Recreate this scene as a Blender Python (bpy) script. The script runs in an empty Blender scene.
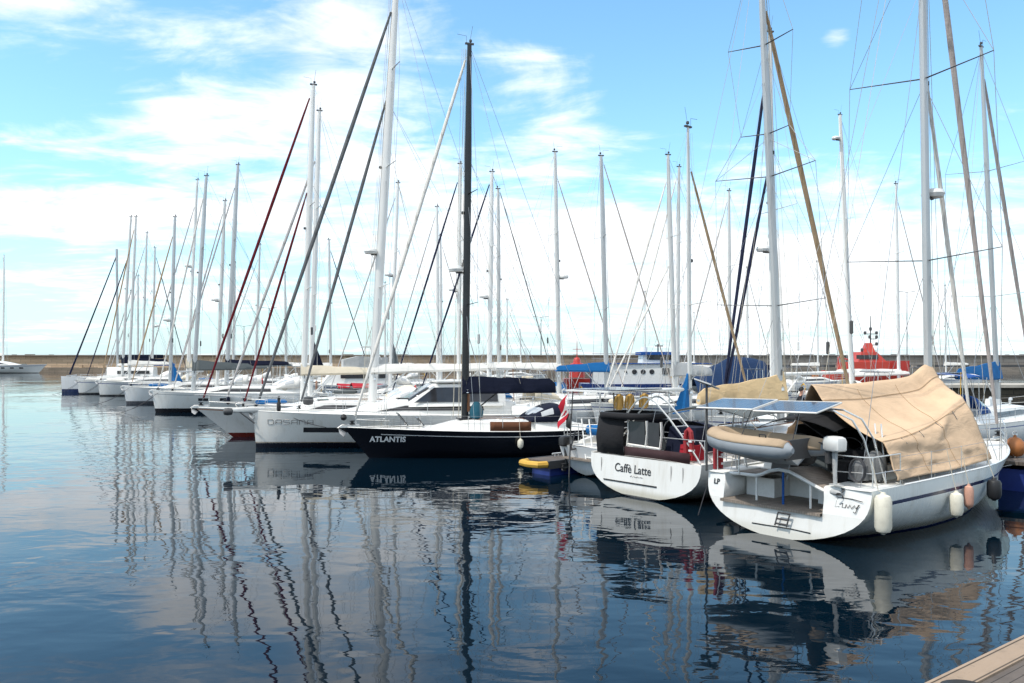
import bpy, math, random
from mathutils import Vector, Matrix
R = math.radians
rng = random.Random(7)
S = bpy.context.scene
COL = S.collection

# ------------------------------------------------------------------ camera, sky, sun, exposure
EYE = 3.85          # eye height above the water
FPX = 800.0         # focal length in pixels of the 1024 wide picture
HOR = 360.0         # row of the horizon
cd = bpy.data.cameras.new('camera'); cam = bpy.data.objects.new('camera', cd); COL.objects.link(cam)
cam.location = (0, 0, EYE); cam.rotation_euler = (R(90), 0, 0)
cd.sensor_width = 36; cd.lens = 36 * FPX / 1024; cd.shift_y = (HOR - 341.5) / 1024
cd.clip_start = 0.1; cd.clip_end = 9000
S.camera = cam
S.view_settings.view_transform = 'Standard'; S.view_settings.look = 'None'
S.view_settings.exposure = 0.65; S.view_settings.gamma = 1.0; S.view_settings.use_curve_mapping = False
S.render.resolution_x, S.render.resolution_y = 1024, 683
S.cycles.max_bounces = 6; S.cycles.caustics_reflective = False; S.cycles.caustics_refractive = False
try: S.cycles.use_denoising = True
except Exception: pass

SUN_EL, SUN_AZ = R(57), math.atan2(-0.86, -0.51)      # azimuth measured from +Y towards +X
sd = bpy.data.lights.new('sun', 'SUN'); sd.energy = 2.35; sd.angle = R(0.6); sd.color = (1.0, 0.945, 0.86)
sun = bpy.data.objects.new('sun', sd); COL.objects.link(sun)
sdir = Vector((math.sin(SUN_AZ) * math.cos(SUN_EL), math.cos(SUN_AZ) * math.cos(SUN_EL), math.sin(SUN_EL)))
sun.rotation_euler = sdir.to_track_quat('Z', 'Y').to_euler(); sun.location = sdir * 60

class NT:
    """small helper round a node tree"""
    def __init__(s, tree): s.t = tree; s.n = tree.nodes; s.l = tree.links
    def put(s, sock, v):
        if hasattr(v, 'is_output') or isinstance(v, bpy.types.NodeSocket): s.l.new(v, sock)
        elif v is not None:
            if isinstance(v, (tuple, list)) and len(v) == 3 and sock.type == 'RGBA': v = (*v, 1)
            sock.default_value = v
    def node(s, typ, ins=None, **kw):
        n = s.n.new(typ)
        for k, v in kw.items(): setattr(n, k, v)
        for k, v in (ins or {}).items(): s.put(n.inputs[k], v)
        return n
    def math(s, op, a, b=None, c=None, clamp=False):
        n = s.n.new('ShaderNodeMath'); n.operation = op; n.use_clamp = clamp
        s.put(n.inputs[0], a)
        if b is not None: s.put(n.inputs[1], b)
        if c is not None: s.put(n.inputs[2], c)
        return n.outputs[0]
    def ramp(s, v, a, b, lo=0.0, hi=1.0, smooth=True):
        n = s.n.new('ShaderNodeMapRange'); n.interpolation_type = 'SMOOTHSTEP' if smooth else 'LINEAR'
        s.put(n.inputs[0], v); n.inputs[1].default_value = a; n.inputs[2].default_value = b
        n.inputs[3].default_value = lo; n.inputs[4].default_value = hi
        return n.outputs[0]
    def mix(s, f, a, b, blend='MIX'):
        n = s.n.new('ShaderNodeMix'); n.data_type = 'RGBA'; n.blend_type = blend
        s.put(n.inputs[0], f); s.put(n.inputs[6], a); s.put(n.inputs[7], b)
        return n.outputs[2]
    def noise(s, vec, scale, detail=4, rough=0.5, dist=0.0, dim='3D'):
        n = s.n.new('ShaderNodeTexNoise'); n.noise_dimensions = dim
        if vec is not None: s.put(n.inputs['Vector'], vec)
        n.inputs['Scale'].default_value = scale; n.inputs['Detail'].default_value = detail
        n.inputs['Roughness'].default_value = rough; n.inputs['Distortion'].default_value = dist
        return n.outputs[0]

W = bpy.data.worlds.new('World'); S.world = W; W.use_nodes = True
T = NT(W.node_tree); T.n.clear()
sky = T.node('ShaderNodeTexSky', sky_type='NISHITA', sun_disc=False, sun_elevation=SUN_EL, sun_rotation=SUN_AZ,
             altitude=0, air_density=1.0, dust_density=0.5, ozone_density=1.6)
tc = T.node('ShaderNodeTexCoord').outputs['Generated']
sep = T.node('ShaderNodeSeparateXYZ', {0: tc}); gx, gy, gz = sep.outputs
az = T.math('ARCTAN2', gx, gy); el = T.math('ARCSINE', gz)
zz = T.math('ADD', T.math('MAXIMUM', gz, 0.0), 0.10)
pl = T.node('ShaderNodeCombineXYZ', {0: T.math('DIVIDE', gx, zz), 1: T.math('MULTIPLY', T.math('DIVIDE', gy, zz), 1.0), 2: 3.7}).outputs[0]
n1 = T.noise(pl, 1.25, 9, 0.60, 0.4)
n2 = T.noise(T.node('ShaderNodeMapping', {0: pl, 3: (0.75, 1.25, 1)}).outputs[0], 3.6, 7, 0.62, 0.6)
# cloud banks: (azimuth deg, elevation deg, half width, half height, weight)
banks = [(-19.5, 16.0, 7, 2.6, .42), (-8, 14.5, 5, 3.0, .27), (-20, 10.2, 9, 2.0, .27), (-31, 9.0, 5, 1.6, .22), (-31, 21.3, 7, 1.6, .52), (-32, 13.3, 5, 1.0, .42),
         (3.0, 15.5, 5, 2.2, .36), (2.5, 19.8, 3.5, 1.4, .30), (22, 5.0, 17, 5.8, .46), (7, 7.5, 9, 3.0, .28), (-7, 7.0, 11, 3.2, .20), (-12.5, 20.5, 5.5, 3.4, .42),
         (22.2, 20.6, 1.2, .8, .55), (20.5, 24.4, 1.3, .8, .3), (-30, 5, 12, 2, .10), (-22, 19.5, 3, 2, .12), (-6, 22, 5, 3, .32),
         (14, 18, 8, 4, -.32), (-33, 15.5, 5, 1.6, -.20), (30, 19, 8, 4, -.34), (-25, 22, 5, 2, -.22), (6, 26, 9, 3, -.22), (-28, 12, 6, 1, -.14), (-17, 13.1, 12, .7, -.10)]
bias = None
for a0, e0, wa, we, wt in banks:
    da = T.math('MULTIPLY', T.math('SUBTRACT', az, R(a0)), 1 / R(wa)); de = T.math('MULTIPLY', T.math('SUBTRACT', el, R(e0)), 1 / R(we))
    q = T.math('ADD', T.math('MULTIPLY', da, da), T.math('MULTIPLY', de, de))
    g = T.math('MULTIPLY', T.math('EXPONENT', T.math('MULTIPLY', q, -0.7)), wt)
    bias = g if bias is None else T.math('ADD', bias, g)
dens = T.math('ADD', T.math('ADD', T.math('MULTIPLY_ADD', n1, 1.5, -0.25), T.math('MULTIPLY', T.math('SUBTRACT', n2, 0.5), 0.85)), bias)
dens = T.math('ADD', dens, T.ramp(el, R(27), R(42), 0, 0.34))  # extra cloud overhead, above the view, added to neutralise the ambient light
dens = T.math('ADD', dens, T.ramp(T.math('ABSOLUTE', az), R(45), R(80), 0, 0.30))  # extra cloud beside and behind the camera, added for whiter fill light
cover = T.ramp(dens, 0.50, 1.02)
hz = T.math('EXPONENT', T.math('MULTIPLY', T.math('MAXIMUM', el, 0.0), -9.0))          # paler towards the horizon
CS = 0.115
skyc = T.mix(1.0, sky.outputs[0], (1.12, 1.55, 1.60), 'MULTIPLY')
skyc = T.mix(T.math('MULTIPLY', hz, 0.95), skyc, (4.1, 5.25, 5.75))
cw = T.math('ADD', T.math('MULTIPLY', n2, 0.5), 0.72)
cloud = T.mix(1.0, (7.2, 7.4, 7.6), T.node('ShaderNodeCombineColor', {0: cw, 1: cw, 2: cw}).outputs[0], 'MULTIPLY')
final = T.mix(T.math('MULTIPLY', cover, 0.97), skyc, cloud)
bg = T.node('ShaderNodeBackground', {0: final, 1: CS})
T.l.new(bg.outputs[0], T.node('ShaderNodeOutputWorld').inputs[0])

# ------------------------------------------------------------------ materials
MATS = {}
def newmat(name):
    m = bpy.data.materials.new(name); m.use_nodes = True; t = NT(m.node_tree)
    return m, t, t.n['Principled BSDF']
def paint(name, col, rough=0.35, metal=0.0, dirt=0.12, scale=3.0, bump=0.0, bscale=20, streak=False, coat=0.0, dcol=None):
    if name in MATS: return MATS[name]
    m, t, p = newmat(name)
    o = t.node('ShaderNodeTexCoord').outputs['Object']
    if streak: o2 = t.node('ShaderNodeMapping', {0: o, 3: (3.0, 3.0, 0.35)}).outputs[0]
    else: o2 = o
    n = t.noise(o2, scale, 6, 0.62)
    dark = dcol or tuple(c * 0.55 for c in col)
    t.put(p.inputs['Base Color'], t.mix(t.ramp(n, 0.42, 0.80, 0, dirt * 2.2), col, dark))
    t.put(p.inputs['Roughness'], t.ramp(n, 0.3, 0.75, max(0.02, rough - 0.06), min(1, rough + 0.12)))
    p.inputs['Metallic'].default_value = metal
    if coat: p.inputs['Coat Weight'].default_value = coat; p.inputs['Coat Roughness'].default_value = 0.08
    if bump:
        b = t.node('ShaderNodeBump', {'Height': t.noise(o, bscale, 5, 0.6), 'Strength': 1.0, 'Distance': bump})
        t.put(p.inputs['Normal'], b.outputs[0])
    MATS[name] = m; return m
def canvas(name, col, wr=0.025, scale=3.2, wrap=False):
    if name in MATS: return MATS[name]
    m, t, p = newmat(name)
    o = t.node('ShaderNodeTexCoord').outputs['Object']
    st = t.node('ShaderNodeMapping', {0: o, 3: (0.55, 1.0, 1.5)}).outputs[0]
    n = t.noise(st, scale, 5, 0.55, 0.8); f = t.noise(o, 60, 2, 0.5)
    pat = t.noise(o, 1.3, 4, 0.6)
    c = t.mix(t.ramp(pat, 0.40, 0.75, 0, 0.50), col, tuple(c * 0.68 for c in col))
    stn = t.noise(t.node('ShaderNodeMapping', {0: o, 3: (5.0, 5.0, 0.6)}).outputs[0], 1.6, 5, 0.7)
    c = t.mix(t.ramp(stn, 0.56, 0.80, 0, 0.35), c, tuple(x * q for x, q in zip(col, (0.62, 0.58, 0.52))))
    if wrap:                                                # the turns of the rolled sail
        sx = t.node('ShaderNodeSeparateXYZ', {0: o}); ph = t.math('FRACT', t.math('MULTIPLY_ADD', sx.outputs[2], 0.9, t.math('MULTIPLY', sx.outputs[1], 5.0)))
        c = t.mix(t.ramp(ph, 0.80, 0.92, 0, 0.55), c, tuple(x * 0.45 for x in col)); c = t.mix(t.ramp(pat, 0.52, 0.62, 0, 0.30), c, tuple(min(1, x * 1.5 + .03) for x in col))
    t.put(p.inputs['Base Color'], c)
    p.inputs['Roughness'].default_value = 0.92
    p.inputs['Specular IOR Level'].default_value = 0.2
    p.inputs['Sheen Weight'].default_value = 0.02
    b1 = t.node('ShaderNodeBump', {'Height': n, 'Strength': 0.9, 'Distance': wr})
    b2 = t.node('ShaderNodeBump', {'Height': f, 'Strength': 0.4, 'Distance': 0.002, 'Normal': b1.outputs[0]})
    t.put(p.inputs['Normal'], b2.outputs[0])
    MATS[name] = m; return m
def hullmat(name, col, boot=(0.02, 0.02, 0.03), anti=(0.02, 0.025, 0.05), zb=0.16, za=0.05, stripe=None, scol=(0.01, 0.02, 0.08), rough=0.22, srange=(0, 1), scum=0.35):
    """topsides, boot stripe and antifouling by height; a cove stripe follows the sheer (UV v = height / sheer)"""
    if name in MATS: return MATS[name]
    m, t, p = newmat(name)
    tcn = t.node('ShaderNodeTexCoord'); o = tcn.outputs['Object']
    sx = t.node('ShaderNodeSeparateXYZ', {0: o}); z = sx.outputs[2]
    st = t.node('ShaderNodeMapping', {0: o, 3: (2.2, 2.2, 0.25)}).outputs[0]
    n = t.noise(st, 2.0, 6, 0.65); n3 = t.noise(o, 0.7, 3, 0.5)
    c = t.mix(t.ramp(n, 0.44, 0.80, 0, 0.42), col, tuple(x * q for x, q in zip(col, (0.62, 0.58, 0.50))))
    uvn = t.node('ShaderNodeSeparateXYZ', {0: tcn.outputs['UV']})
    if stripe:
        v = uvn.outputs[1]; u = uvn.outputs[0]
        f = t.math('MULTIPLY', t.math('GREATER_THAN', v, stripe[0]), t.math('LESS_THAN', v, stripe[1]))
        f = t.math('MULTIPLY', f, t.math('MULTIPLY', t.math('GREATER_THAN', u, srange[0]), t.math('LESS_THAN', u, srange[1])))
        c = t.mix(f, c, scol)
    zn = t.math('ADD', z, t.math('MULTIPLY', t.math('SUBTRACT', n3, 0.5), 0.05))
    c = t.mix(t.ramp(zn, 0.30, 0.10, 0, scum), c, (0.30, 0.27, 0.18))             # growth and scum by the waterline
    c = t.mix(t.math('LESS_THAN', z, zb), c, boot)
    c = t.mix(t.math('LESS_THAN', z, za), c, anti)
    t.put(p.inputs['Base Color'], c)
    t.put(p.inputs['Roughness'], t.ramp(n, 0.3, 0.8, rough, rough + 0.15))
    b = t.node('ShaderNodeBump', {'Height': t.noise(o, 1.1, 2, 0.5), 'Strength': 0.6, 'Distance': 0.012})
    t.put(p.inputs['Normal'], b.outputs[0])
    MATS[name] = m; return m

GEL = paint('gelcoat', (0.74, 0.735, 0.71), 0.30, dirt=0.14, scale=3.5)
DECK = paint('deck_gelcoat', (0.74, 0.73, 0.69), 0.55, dirt=0.14, scale=4)
DECKG = paint('deck_grey', (0.50, 0.50, 0.48), 0.6, dirt=0.15, scale=5)
MASTW = paint('mast_white', (0.80, 0.79, 0.76), 0.35, dirt=0.10, scale=1.5, streak=True)
MASTG = paint('mast_grey', (0.50, 0.51, 0.51), 0.38, metal=0.35, dirt=0.15, scale=1.5, streak=True)
MASTD = paint('mast_dull', (0.66, 0.655, 0.63), 0.40, metal=0.15, dirt=0.15, scale=1.5, streak=True)
MASTB = paint('mast_black', (0.012, 0.013, 0.015), 0.30, dirt=0.1)
SPRD = paint('spreader_dark', (0.10, 0.105, 0.11), 0.4, dirt=0.1)
STEEL = paint('stainless', (0.68, 0.68, 0.67), 0.30, metal=0.75, dirt=0.1, scale=9)
WIRE = paint('wire', (0.33, 0.34, 0.35), 0.45, metal=0.6, dirt=0.1)
BLACK = paint('black_rubber', (0.016, 0.016, 0.017), 0.55, dirt=0.1)
DKGREY = paint('dark_plastic', (0.06, 0.06, 0.062), 0.5, dirt=0.15)
FEND = paint('fender_white', (0.70, 0.66, 0.55), 0.45, dirt=0.25, scale=5)
FENDP = paint('fender_faded', (0.55, 0.30, 0.22), 0.55, dirt=0.25, scale=5)
FENDK = paint('fender_black', (0.012, 0.012, 0.014), 0.5)
ROPE = paint('rope', (0.50, 0.46, 0.38), 0.9, dirt=0.2, scale=40)
ROPED = paint('rope_dark', (0.05, 0.05, 0.055), 0.9, dirt=0.2, scale=40)
RED = paint('red_paint', (0.42, 0.03, 0.02), 0.4, dirt=0.15)
REDO = paint('orange_red_paint', (0.50, 0.05, 0.03), 0.4, dirt=0.12)
JACK = paint('amber_oilskin', (0.40, 0.23, 0.05), 0.7, dirt=0.3)
YEL = paint('yellow_rubber', (0.58, 0.34, 0.05), 0.6, dirt=0.2)
ORG = paint('orange_plastic', (0.34, 0.12, 0.03), 0.5, dirt=0.45, scale=6)
BLUEF = paint('blue_float', (0.012, 0.032, 0.19), 0.45, dirt=0.2)
PVC = paint('grey_inflatable', (0.27, 0.295, 0.32), 0.5, dirt=0.15, scale=4)
NAVYC = canvas('navy_canvas', (0.006, 0.009, 0.024))
BLUEC = canvas('bright_blue_canvas', (0.012, 0.125, 0.34))
MIDBLUE = canvas('blue_canvas', (0.02, 0.085, 0.30))
TANC = canvas('tan_canvas', (0.60, 0.43, 0.285), 0.035, 2.6)
TAN2 = canvas('pale_tan_canvas', (0.72, 0.53, 0.30))
GREYC = canvas('grey_canvas', (0.10, 0.115, 0.12))
LGREYC = canvas('light_grey_canvas', (0.42, 0.43, 0.43))
WHITEC = canvas('white_canvas', (0.74, 0.72, 0.68))
CREAMC = canvas('cream_canvas', (0.68, 0.60, 0.47))
BLACKC = canvas('black_canvas', (0.018, 0.018, 0.020))
REDC = canvas('red_canvas', (0.36, 0.018, 0.03))
GREENC = canvas('green_canvas', (0.03, 0.16, 0.09))
DRED = canvas('dark_red_sailcloth', (0.12, 0.010, 0.016), 0.01, 8, True)
DGREY = canvas('dark_grey_sailcloth', (0.13, 0.135, 0.14), 0.01, 8, True)
DNAVY = canvas('navy_sailcloth', (0.014, 0.018, 0.045), 0.01, 8, True)
WSAIL = canvas('white_sailcloth', (0.72, 0.69, 0.64), 0.01, 8, True)
TSAIL = canvas('tan_sailcloth', (0.44, 0.31, 0.19), 0.01, 8, True)
GSAIL = canvas('grey_sailcloth', (0.46, 0.44, 0.43), 0.01, 8, True)
BSAIL = canvas('pinkish_sailcloth', (0.46, 0.40, 0.37), 0.01, 8, True)
CONC = paint('concrete', (0.40, 0.37, 0.32), 0.85, dirt=0.35, scale=1.2, bump=0.02, bscale=6)
SKIN = paint('skin', (0.50, 0.27, 0.19), 0.5, dirt=0.05)
HAIR = paint('dark_hair', (0.015, 0.012, 0.010), 0.6)
CLOTHD = paint('dark_cloth', (0.018, 0.018, 0.022), 0.9)
CLOTHN = paint('navy_cloth', (0.02, 0.03, 0.08), 0.9)
TEXTK = paint('black_vinyl', (0.02, 0.02, 0.022), 0.4, dirt=0.05)
TEXTW = paint('white_vinyl', (0.78, 0.78, 0.78), 0.4, dirt=0.05)
TEXTG = paint('grey_vinyl', (0.26, 0.25, 0.24), 0.4, dirt=0.05)
PLEX = paint('clear_vinyl_window', (0.42, 0.44, 0.46), 0.12, dirt=0.25, scale=3)

def glassmat():
    m, t, p = newmat('dark_window'); o = t.node('ShaderNodeTexCoord').outputs['Object']
    t.put(p.inputs['Base Color'], t.mix(t.noise(o, 2, 3), (0.012, 0.013, 0.016), (0.05, 0.05, 0.055)))
    p.inputs['Roughness'].default_value = 0.06; return m
GLASS = glassmat()
def teakmat(name, a, b, pitch, axis=1):
    m, t, p = newmat(name); o = t.node('ShaderNodeTexCoord').outputs['Object']
    c = t.node('ShaderNodeSeparateXYZ', {0: o}).outputs[axis]
    fr = t.math('FRACT', t.math('DIVIDE', c, pitch)); idx = t.math('FLOOR', t.math('DIVIDE', c, pitch))
    r = t.node('ShaderNodeTexWhiteNoise', {'W': idx}, noise_dimensions='1D').outputs[0]
    sc = [6.0, 6.0, 6.0]; sc[1 - axis if axis < 2 else 0] = 0.6
    g = t.noise(t.node('ShaderNodeMapping', {0: o, 3: tuple(sc)}).outputs[0], 6, 6, 0.65)
    col = t.mix(t.math('MULTIPLY', t.math('ADD', r, g), 0.5), a, b)
    gap = t.math('MINIMUM', t.ramp(fr, 0.0, 0.07), t.ramp(fr, 1.0, 0.93))
    wear = t.noise(o, 2.3, 6, 0.7); spots = t.noise(o, 14, 3, 0.6)
    col = t.mix(t.ramp(wear, 0.45, 0.72, 0, 0.5), col, tuple(x * 0.55 for x in a)); col = t.mix(t.ramp(spots, 0.66, 0.72, 0, 0.5), col, tuple(x * 0.4 for x in a))
    t.put(p.inputs['Base Color'], t.mix(gap, tuple(x * 0.12 for x in a), col))
    p.inputs['Roughness'].default_value = 0.8
    b = t.node('ShaderNodeBump', {'Height': t.math('ADD', gap, t.math('MULTIPLY', g, 0.25)), 'Strength': 0.8, 'Distance': 0.006})
    t.put(p.inputs['Normal'], b.outputs[0]); return m
TEAK = teakmat('teak', (0.20, 0.13, 0.085), (0.30, 0.21, 0.14), 0.06, 1)
TEAKG = teakmat('grey_teak', (0.20, 0.165, 0.135), (0.30, 0.25, 0.21), 0.06, 1)
PLANK = teakmat('weathered_planks', (0.085, 0.068, 0.057), (0.15, 0.122, 0.103), 0.115, 1)
EDGEW = teakmat('pale_edge_boards', (0.27, 0.195, 0.135), (0.36, 0.27, 0.195), 0.24, 1)
WOOD = paint('varnished_wood', (0.17, 0.07, 0.03), 0.35, dirt=0.2, scale=8)
def solarmat():
    m, t, p = newmat('solar_cells'); o = t.node('ShaderNodeTexCoord').outputs['Object']
    s = t.node('ShaderNodeSeparateXYZ', {0: o}); k = None
    for ax in (0, 1):
        fr = t.math('FRACT', t.math('DIVIDE', s.outputs[ax], 0.155)); g = t.math('MINIMUM', t.ramp(fr, 0, 0.05), t.ramp(fr, 1, 0.95))
        k = g if k is None else t.math('MINIMUM', k, g)
    t.put(p.inputs['Base Color'], t.mix(k, (0.20, 0.22, 0.25), (0.040, 0.052, 0.080)))
    p.inputs['Roughness'].default_value = 0.22; p.inputs['Coat Weight'].default_value = 0.3; return m
SOLAR = solarmat()

# ------------------------------------------------------------------ mesh helpers
class MB:
    def __init__(s): s.v = []; s.f = []; s.mi = []; s.uv = {}
    def add(s, vs, fs, mi=0):
        o = len(s.v); s.v += [tuple(v) for v in vs]; s.f += [tuple(i + o for i in f) for f in fs]; s.mi += [mi] * len(fs); return o
    def box(s, c, d, rz=0.0, ry=0.0, mi=0, taper=1.0):
        x, y, z = d[0] / 2, d[1] / 2, d[2] / 2
        vs = [Vector((i * x * (taper if k > 0 else 1), j * y * (taper if k > 0 else 1), k * z)) for k in (-1, 1) for j in (-1, 1) for i in (-1, 1)]
        M = Matrix.Rotation(rz, 3, 'Z') @ Matrix.Rotation(ry, 3, 'Y'); c = Vector(c)
        s.add([M @ v + c for v in vs], [(0, 2, 3, 1), (4, 5, 7, 6), (0, 1, 5, 4), (2, 6, 7, 3), (1, 3, 7, 5), (0, 4, 6, 2)], mi); return s
    def loft(s, rings, closed=True, caps=(True, True), mi=0, uvs=None):
        n = len(rings[0]); o = len(s.v)
        for i, r in enumerate(rings):
            for j, p in enumerate(r):
                if uvs: s.uv[len(s.v)] = uvs[i][j]
                s.v.append(tuple(p))
        m = n if closed else n - 1
        for i in range(len(rings) - 1):
            for j in range(m):
                a = o + i * n + j; b = o + i * n + (j + 1) % n
                s.f.append((a, b, b + n, a + n)); s.mi.append(mi)
        if closed and caps[0]: s.f.append(tuple(o + j for j in reversed(range(n)))); s.mi.append(mi)
        if closed and caps[1]: s.f.append(tuple(o + (len(rings) - 1) * n + j for j in range(n))); s.mi.append(mi)
        return s
    def tube(s, pts, r, n=6, flat=1.0, mi=0, up=None, closed=False):
        pts = [Vector(p) for p in pts]; rs = r if isinstance(r, (list, tuple)) else [r] * len(pts)
        rings = []; prev = None; N = len(pts)
        for i, p in enumerate(pts):
            if closed: d = pts[(i + 1) % N] - pts[i - 1]
            else: d = (pts[min(i + 1, N - 1)] - pts[max(i - 1, 0)])
            d.normalize()
            if prev is None:
                a = Vector(up) if up else (Vector((0, 0, 1)) if abs(d.z) < 0.9 else Vector((1, 0, 0)))
            else: a = prev
            a = (a - d * a.dot(d)).normalized(); prev = a; b = d.cross(a)
            rings.append([p + (a * math.cos(2 * math.pi * j / n) + b * math.sin(2 * math.pi * j / n) * flat) * rs[i] for j in range(n)])
        if closed: rings.append(rings[0]); s.loft(rings, True, (False, False), mi)
        else: s.loft(rings, True, (True, True), mi)
        return s
    def lathe(s, prof, n=14, c=(0, 0, 0), axis='z', mi=0):
        rings = []
        for r, h in prof:
            ring = []
            for j in range(n):
                a = 2 * math.pi * j / n; x, y = r * math.cos(a), r * math.sin(a)
                ring.append((c[0] + x, c[1] + y, c[2] + h) if axis == 'z' else ((c[0] + h, c[1] + x, c[2] + y) if axis == 'x' else (c[0] + x, c[1] + h, c[2] + y)))
            rings.append(ring)
        return s.loft(rings, True, (True, True), mi)
    def grid(s, fn, nu, nv, mi=0):
        s.loft([[fn(i / nu, j / nv) for j in range(nv + 1)] for i in range(nu + 1)], False, (False, False), mi); return s
    def build(s, name, mats, parent=None, smooth=True, ang=38, loc=None, solid=0.0):
        me = bpy.data.meshes.new(name); me.from_pydata(s.v, [], s.f)
        mats = mats if isinstance(mats, (list, tuple)) else [mats]
        for m in mats: me.materials.append(m)
        me.polygons.foreach_set('material_index', s.mi)
        if s.uv:
            l = me.uv_layers.new(name='UVMap')
            for lp in me.loops: l.data[lp.index].uv = s.uv.get(lp.vertex_index, (0, 0))
        if smooth:
            me.polygons.foreach_set('use_smooth', [True] * len(me.polygons))
            try: me.set_sharp_from_angle(angle=R(ang))
            except Exception: pass
        me.update()
        o = bpy.data.objects.new(name, me); COL.objects.link(o)
        if parent: o.parent = parent
        if loc: o.location = loc
        if solid:
            md = o.modifiers.new('thickness', 'SOLIDIFY'); md.thickness = solid; md.offset = 0
        return o
def tag(o, label, cat, group=None):
    o['label'] = label; o['category'] = cat
    if group: o['group'] = group
    return o
def thing(name, label, cat, loc=(0, 0, 0), rz=0.0, group=None):
    o = bpy.data.objects.new(name, None); o.empty_display_size = 0.3; COL.objects.link(o)
    o.location = loc; o.rotation_euler = (0, 0, rz); return tag(o, label, cat, group)
def lerp(a, b, t): return a + (b - a) * t
def vl(a, b, t): return tuple(lerp(x, y, t) for x, y in zip(a, b))
def sm(t): t = max(0, min(1, t)); return t * t * (3 - 2 * t)
def wpos(px, Y): return (px - 512) / FPX * Y
def wz(py, Y): return EYE - (py - HOR) * Y / FPX
def text_verts(body, size, extrude=0.0, shear=0.0, bold=0.0):
    c = bpy.data.curves.new('lettering', 'FONT'); c.body = body; c.size = size; c.shear = shear; c.offset = bold; c.resolution_u = 3
    o = bpy.data.objects.new('lettering', c); COL.objects.link(o)
    me = bpy.data.meshes.new_from_object(o.evaluated_get(bpy.context.evaluated_depsgraph_get()))
    vs = [tuple(v.co) for v in me.vertices]; fs = [tuple(p.vertices) for p in me.polygons]
    bpy.data.objects.remove(o); bpy.data.curves.remove(c); bpy.data.meshes.remove(me)
    return vs, fs
# ------------------------------------------------------------------ boats
class Hull:
    def __init__(s, L, B, fb, fs, ob=0.6, os_=0.0, tr=0.78, tm=0.42, fine=2.1, zk=0.0, sag=0.06):
        s.L, s.B, s.fb, s.fs, s.ob, s.os, s.tr, s.tm, s.fine, s.zk, s.sag = L, B, fb, fs, ob, os_, tr, tm, fine, zk, sag
    def b(s, t):
        if t < s.tm: return s.B / 2 * (1 - ((s.tm - t) / s.tm) ** 2 * (1 - s.tr))
        u = min(1.0, (t - s.tm) / (1 - s.tm)); return s.B / 2 * max(0.012, 1 - u ** s.fine)
    def zs(s, t): return s.fs + (s.fb - s.fs) * t ** 1.6 - s.sag * math.sin(math.pi * t)
    def zb(s, t): return lerp(s.zk, -0.5, min(1, t / 0.3)) if t < 0.3 else lerp(-0.5, -0.30, max(0, (t - 0.6) / 0.4))
    def prof(s, t, w):
        u = (1 - (1 - w) ** 3.0) ** 0.6; v = w ** 0.85
        k = sm((t - 0.35) / 0.65); return lerp(u, v, k)
    def pt(s, t, w, side=1, off=0.0):
        zs, zb = s.zs(t), s.zb(t); z = lerp(zb, zs, w); y = s.b(t) * s.prof(t, w)
        x = s.L * t + s.ob * (z / s.fb) * t ** 4 + s.os * (z / s.fs) * (1 - t) ** 4
        return Vector((x, side * (y + off), z))
    def t_at(s, x, z=None):
        t = x / s.L
        for _ in range(8):
            zz = s.zs(t) if z is None else z
            t = (x - s.ob * (zz / s.fb) * t ** 4 - s.os * (zz / s.fs) * max(0, 1 - t) ** 4) / s.L
            t = max(0, min(1, t))
        return t
    def half(s, x, z):
        t = s.t_at(x, z); w = max(0, min(1, (z - s.zb(t)) / (s.zs(t) - s.zb(t)))); return s.b(t) * s.prof(t, w)
    def deck(s, x): t = s.t_at(x); return s.b(t), s.zs(t)
    WS = (0, .04, .1, .18, .28, .4, .52, .64, .74, .84, .92, 1.0)
    def mesh(s, mat, root, n=22, transom=True):
        m = MB(); rings = []; uvs = []
        for i in range(n + 1):
            t = i / n; t = t if t < 0.7 else 0.7 + (t - 0.7) * 1.0
            r = []; u = []
            for side in (1, -1):
                seq = s.WS if side < 0 else s.WS[::-1]
                for w in seq:
                    if side < 0 and w == 0: continue
                    p = s.pt(t, w, side); r.append(p); u.append((t, p.z / s.zs(t)))
            rings.append(r); uvs.append(u)
        m.loft(rings, False, (False, False), 0, uvs)
        if transom:
            k = len(rings[0])
            m.f.append(tuple(range(k))); m.mi.append(0)
        return m.build('hull', mat, root, ang=40)
    def deckmesh(s, mat, root, n=20, x0=0.0, drop=0.03, t0=0.0):
        m = MB(); rings = []
        for i in range(n + 1):
            t = lerp(t0, 1, i / n); b = s.b(t) - 0.02; p = s.pt(t, 1.0); z = p.z - drop
            rings.append([(p.x, b * q, z + 0.06 * (1 - q * q) * min(1, b)) for q in (1, .6, .2, -.2, -.6, -1)])
        m.loft(rings, False, (False, False))
        return m.build('deck', mat, root)
    def toerail(s, mat, root, n=24, name='toe_rail', r=0.022, t0=0.0):
        m = MB()
        a = [s.pt(lerp(t0, 1, i / n), 1.0, 1, -0.01) + Vector((0, 0, 0.015)) for i in range(n + 1)]
        b = [s.pt(lerp(t0, 1, i / n), 1.0, -1, -0.01) + Vector((0, 0, 0.015)) for i in range(n, -1, -1)]
        m.tube(a + b, r, 4)
        return m.build(name, mat, root, smooth=False)

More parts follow.
